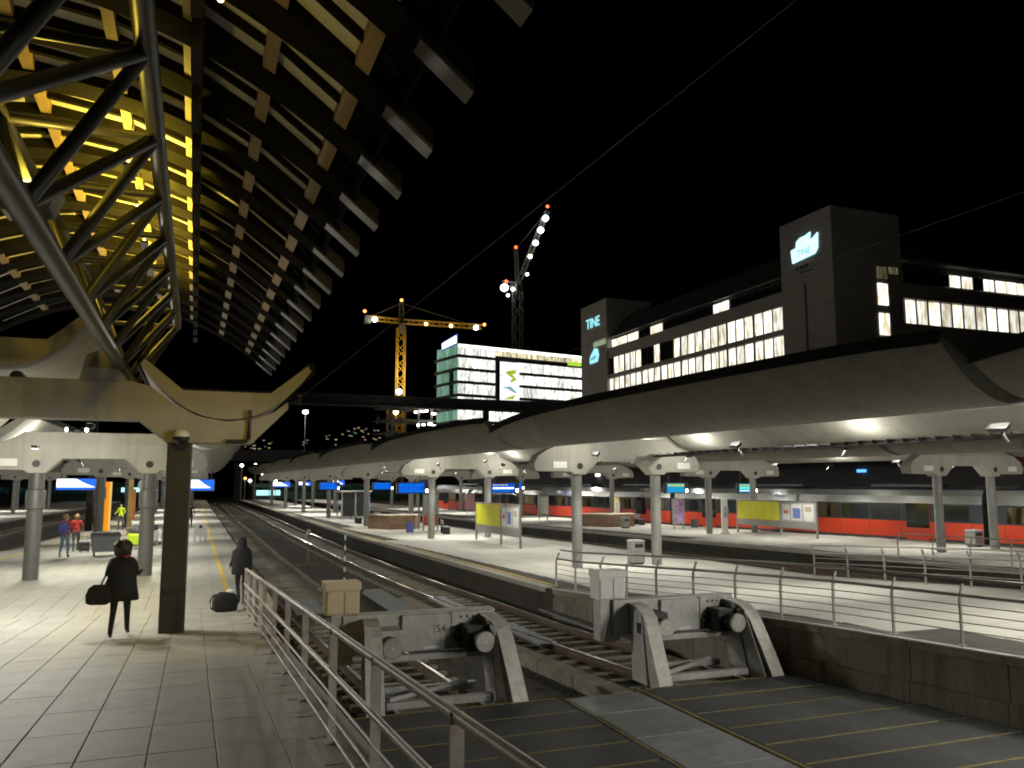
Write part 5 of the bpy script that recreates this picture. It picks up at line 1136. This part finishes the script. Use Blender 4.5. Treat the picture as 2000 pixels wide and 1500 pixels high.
c1b = empty('hoist_tower', (56, 250, -2), 0, 'short hoist tower with a white light box below the yellow crane', 'hoist tower'); ob('mast', lattice(MB(), (0, 0, 0), (0, 0, 28), 2.2, 10, .13), crane2, c1b); ob('light_box', MB().box(-1.1, 1.1, -1.6, -1.2, 13.5, 19), emit('box_light', (.95, 1, .8), 1.6), c1b); ob('light_box', MB().box(-1.1, 1.1, -1.6, -1.2, 11, 13.3), emit('box_light_blue', (.4, .7, 1), 1.2), c1b); crane_lamp(c1b, (1, -2, 27), lamp_y, .9)
c2 = empty('tower_crane', (95, 242, -2), 0, 'tall luffing crane with a row of bright lamps up its raised jib', 'crane')
ob('mast', lattice(MB(), (0, 0, 0), (0, 0, 68), 2.6, 26, .13), crane2, c2); J0 = Vector((0, 0, 69)); J1 = rt*9.9 + Vector((0, 0, 94))
ob('jib', lattice(MB(), J0, J1, 1.3, 16, .1), crane2, c2); ob('a_frame', lattice(MB(), (0, 0, 69), rt*-.5 + Vector((0, 0, 81)), 1.0, 6, .1), crane2, c2); ob('counter_jib', lattice(MB(), J0, rt*-5 + Vector((0, 0, 69.5)), 1.5, 4, .1), crane2, c2); ob('cab', MB().box(-1.2, 1.2, -2, -1.2, 66.5, 69), crane2, c2); ob('stay_cable', MB().tube(rt*-.5 + Vector((0, 0, 81)), J1, .05, 4), crane2, c2)
for f, m_, s in ((.88, lamp_c, 1.05), (.72, lamp_c, 1.05), (.55, lamp_w, .9), (.37, lamp_w, .65)): crane_lamp(c2, J0 + (J1 - J0)*f + Vector((0, -1.2, 0)), m_, s)
crane_lamp(c2, J1 + Vector((0, 0, 1.4)), lamp_r); crane_lamp(c2, rt*-.5 + Vector((0, 0, 81.6)), lamp_r); crane_lamp(c2, rt*-4 + Vector((0, -1, 70)), lamp_r)
crane_lamp(c2, rt*-4.8 + Vector((0, -1.5, 67.8)), lamp_c, 1.3); crane_lamp(c2, rt*-2 + Vector((0, -1.5, 67.3)), lamp_w, .6); crane_lamp(c2, rt*-3.6 + Vector((0, -1.5, 65.3)), lamp_c, .5); crane_lamp(c2, rt*2.6 + Vector((0, -1.5, 72.2)), lamp_w, .5)
c3 = empty('tower_crane', (152, 262, -2), 0, 'distant crane behind the stone office with orange lamps', 'crane')
ob('mast', lattice(MB(), (0, 0, 0), (0, 0, 70), 2.2, 20, .12), crane2, c3); ob('jib', lattice(MB(), (0, 0, 62), rt*-19 + Vector((0, 0, 58.5)), 1.2, 12, .1), crane2, c3); ob('counter_jib', lattice(MB(), (0, 0, 62), rt*8 + Vector((0, 0, 62)), 1.2, 5, .1), crane2, c3)
crane_lamp(c3, (0, 0, 71), lamp_o, .7); crane_lamp(c3, rt*-18.5 + Vector((0, -1, 59.6)), lamp_o, .5); crane_lamp(c3, rt*-17.5 + Vector((0, -1, 57.6)), lamp_w, .55); crane_lamp(c3, rt*-12 + Vector((0, -1, 58.4)), lamp_w, .6); crane_lamp(c3, rt*-8 + Vector((0, -1, 59)), lamp_y, .45)

# ------------------------------------------------------------------ far end of the station
t = empty('road_bridge', (10, 215, 0), 0, 'dark road bridge crossing the far end of the tracks', 'bridge')
ob('deck', MB().box(-60, 60, -5, 5, 8.5, 10.2), roofd, t)
for x in (-45, -22, 0, 22, 45): ob('pier', MB().box(x - 1, x + 1, -2, 2, -2, 8.5), roofd, t)
ob('parapet', MB().box(-60, 60, -5.2, -5, 10.2, 11.3), roofd, t)
FAR = [(8.9, 6.8, lamp_w), (11.8, 7.0, lamp_w), (17.8, 6.7, lamp_c), (19.4, 6.8, lamp_c), (14.5, 5.0, lamp_w), (17.9, 4.8, lamp_y), (11, 3.7, lamp_w), (13.6, 5.3, lamp_w), (15.3, 5.7, lamp_y), (16, 3.6, lamp_y), (10, 4.2, lamp_o), (16.8, 4.1, lamp_r), (24, 4.4, lamp_w), (27, 4.1, lamp_y), (30.5, 4.3, lamp_w), (-20, 4, lamp_w), (-26, 4.3, lamp_w), (-17.5, 4.2, lamp_o)]
nm = {lamp_w.name: 'white', lamp_c.name: 'cool white', lamp_y.name: 'yellow', lamp_o.name: 'orange', lamp_r.name: 'red'}
for i, (x, z, m_) in enumerate(FAR):
    t = empty('signal_post', (x, 178 + (i % 4)*3, -.8), 0, f'distant {nm[m_.name]} light on a thin post at the far end of the tracks', 'signal', 'distant ' + nm[m_.name] + ' lights at the far end')
    ob('post', MB().tube((0, 0, 0), (0, 0, z + .8), .08, 6), crane2, t); ob('lamp', MB().lathe([(.05, -.3), (.28, -.15), (.33, 0), (.28, .15), (.05, .3)], (0, -.2, z + .8), 10), m_, t)
t = empty('parked_train', (20, 185, 0), R(8), 'dark green train standing across the far end of the tracks', 'train')
tg = mat('far_train_green', (.012, .04, .03), .5)
ob('car_body', MB().box(-9, 32, -1.4, 1.4, -.3, 3.1), tg, t, bev=.2); ob('window_band', MB().box(-8.5, 31, -1.42, -1.405, 1.4, 2.3), emit('far_band', (.05, .2, .15), .08, blinds=.8, rnd=.1), t); ob('lit_window', MB().box(-8, -3, -1.44, -1.43, .6, 1.7), emit('far_cyan', (.45, .9, .95), 1.4), t)
t = empty('parked_train', (-30, 165, 0), R(-4), 'dark green train beyond the outer platform at the far left', 'train')
ob('car_body', MB().box(-16, 26, -1.4, 1.4, -.3, 3.4), tg, t, bev=.2); ob('window_band', MB().box(-15, 25, -1.42, -1.405, 1.4, 2.4), MATS['far_band'], t); ob('lit_window', MB().box(9, 12, -1.44, -1.43, 2.0, 2.7), MATS['far_cyan'], t); ob('lit_window', MB().box(18, 21.5, -1.44, -1.43, 1.6, 2.4), MATS['far_cyan'], t)
# houses on the hill
random.seed(17)
def hz(a_deg, d):
    i = (a_deg + 30) / 80 * 50; s = (d - 700) / 900
    return -2.5 + max(0, s) ** .8 * (92 + 14*math.sin(i*.55) + 8*math.sin(i*1.3))
hm = []
for k, m_ in enumerate((emit('house_warm', (1, .75, .4), .6), emit('house_white', (.95, .9, .8), .6), emit('house_green', (.3, .8, .6), .8), emit('house_pink', (1, .5, .45), .8), emit('house_yellow', (.9, .85, .25), .6))):
    b = MB().box(-4.5, 4.5, 0, 8, 0, 6).loft([[(-5, -.5, 6), (5, -.5, 6), (5, 8.5, 6), (-5, 8.5, 6)], [(-5, 4, 9), (5, 4, 9), (5, 4.1, 9), (-5, 4.1, 9)]])
    for x in (-3, -.2, 2.4): b.box(x - 1.2, x + (1.2 if k != 2 else .2), -.1, -.02, 1.8 + (k % 2), 4.4, 1)
    me = b.mesh('distant_house'); me.materials.append(hillm); me.materials.append(m_); hm.append(me)
for i in range(85):
    a = random.choice([random.uniform(3.3, 9.0), random.uniform(3.0, 7.2), random.uniform(8.2, 13.2), random.uniform(9.5, 13)]); d = random.uniform(980, 1560)
    o = put('distant_house', hm[random.choice([0, 0, 1, 1, 1, 3, 4, 4, 2])], None, None, (d*math.sin(R(a)), d*math.cos(R(a)), hz(a, d) - .6), R(-a + random.uniform(-15, 15)))
    s = random.uniform(.22, .55); o.scale = (s, s, s)
    tag(o, 'tiny house with lit windows on the dark hillside', 'house', 'houses on the hillside')
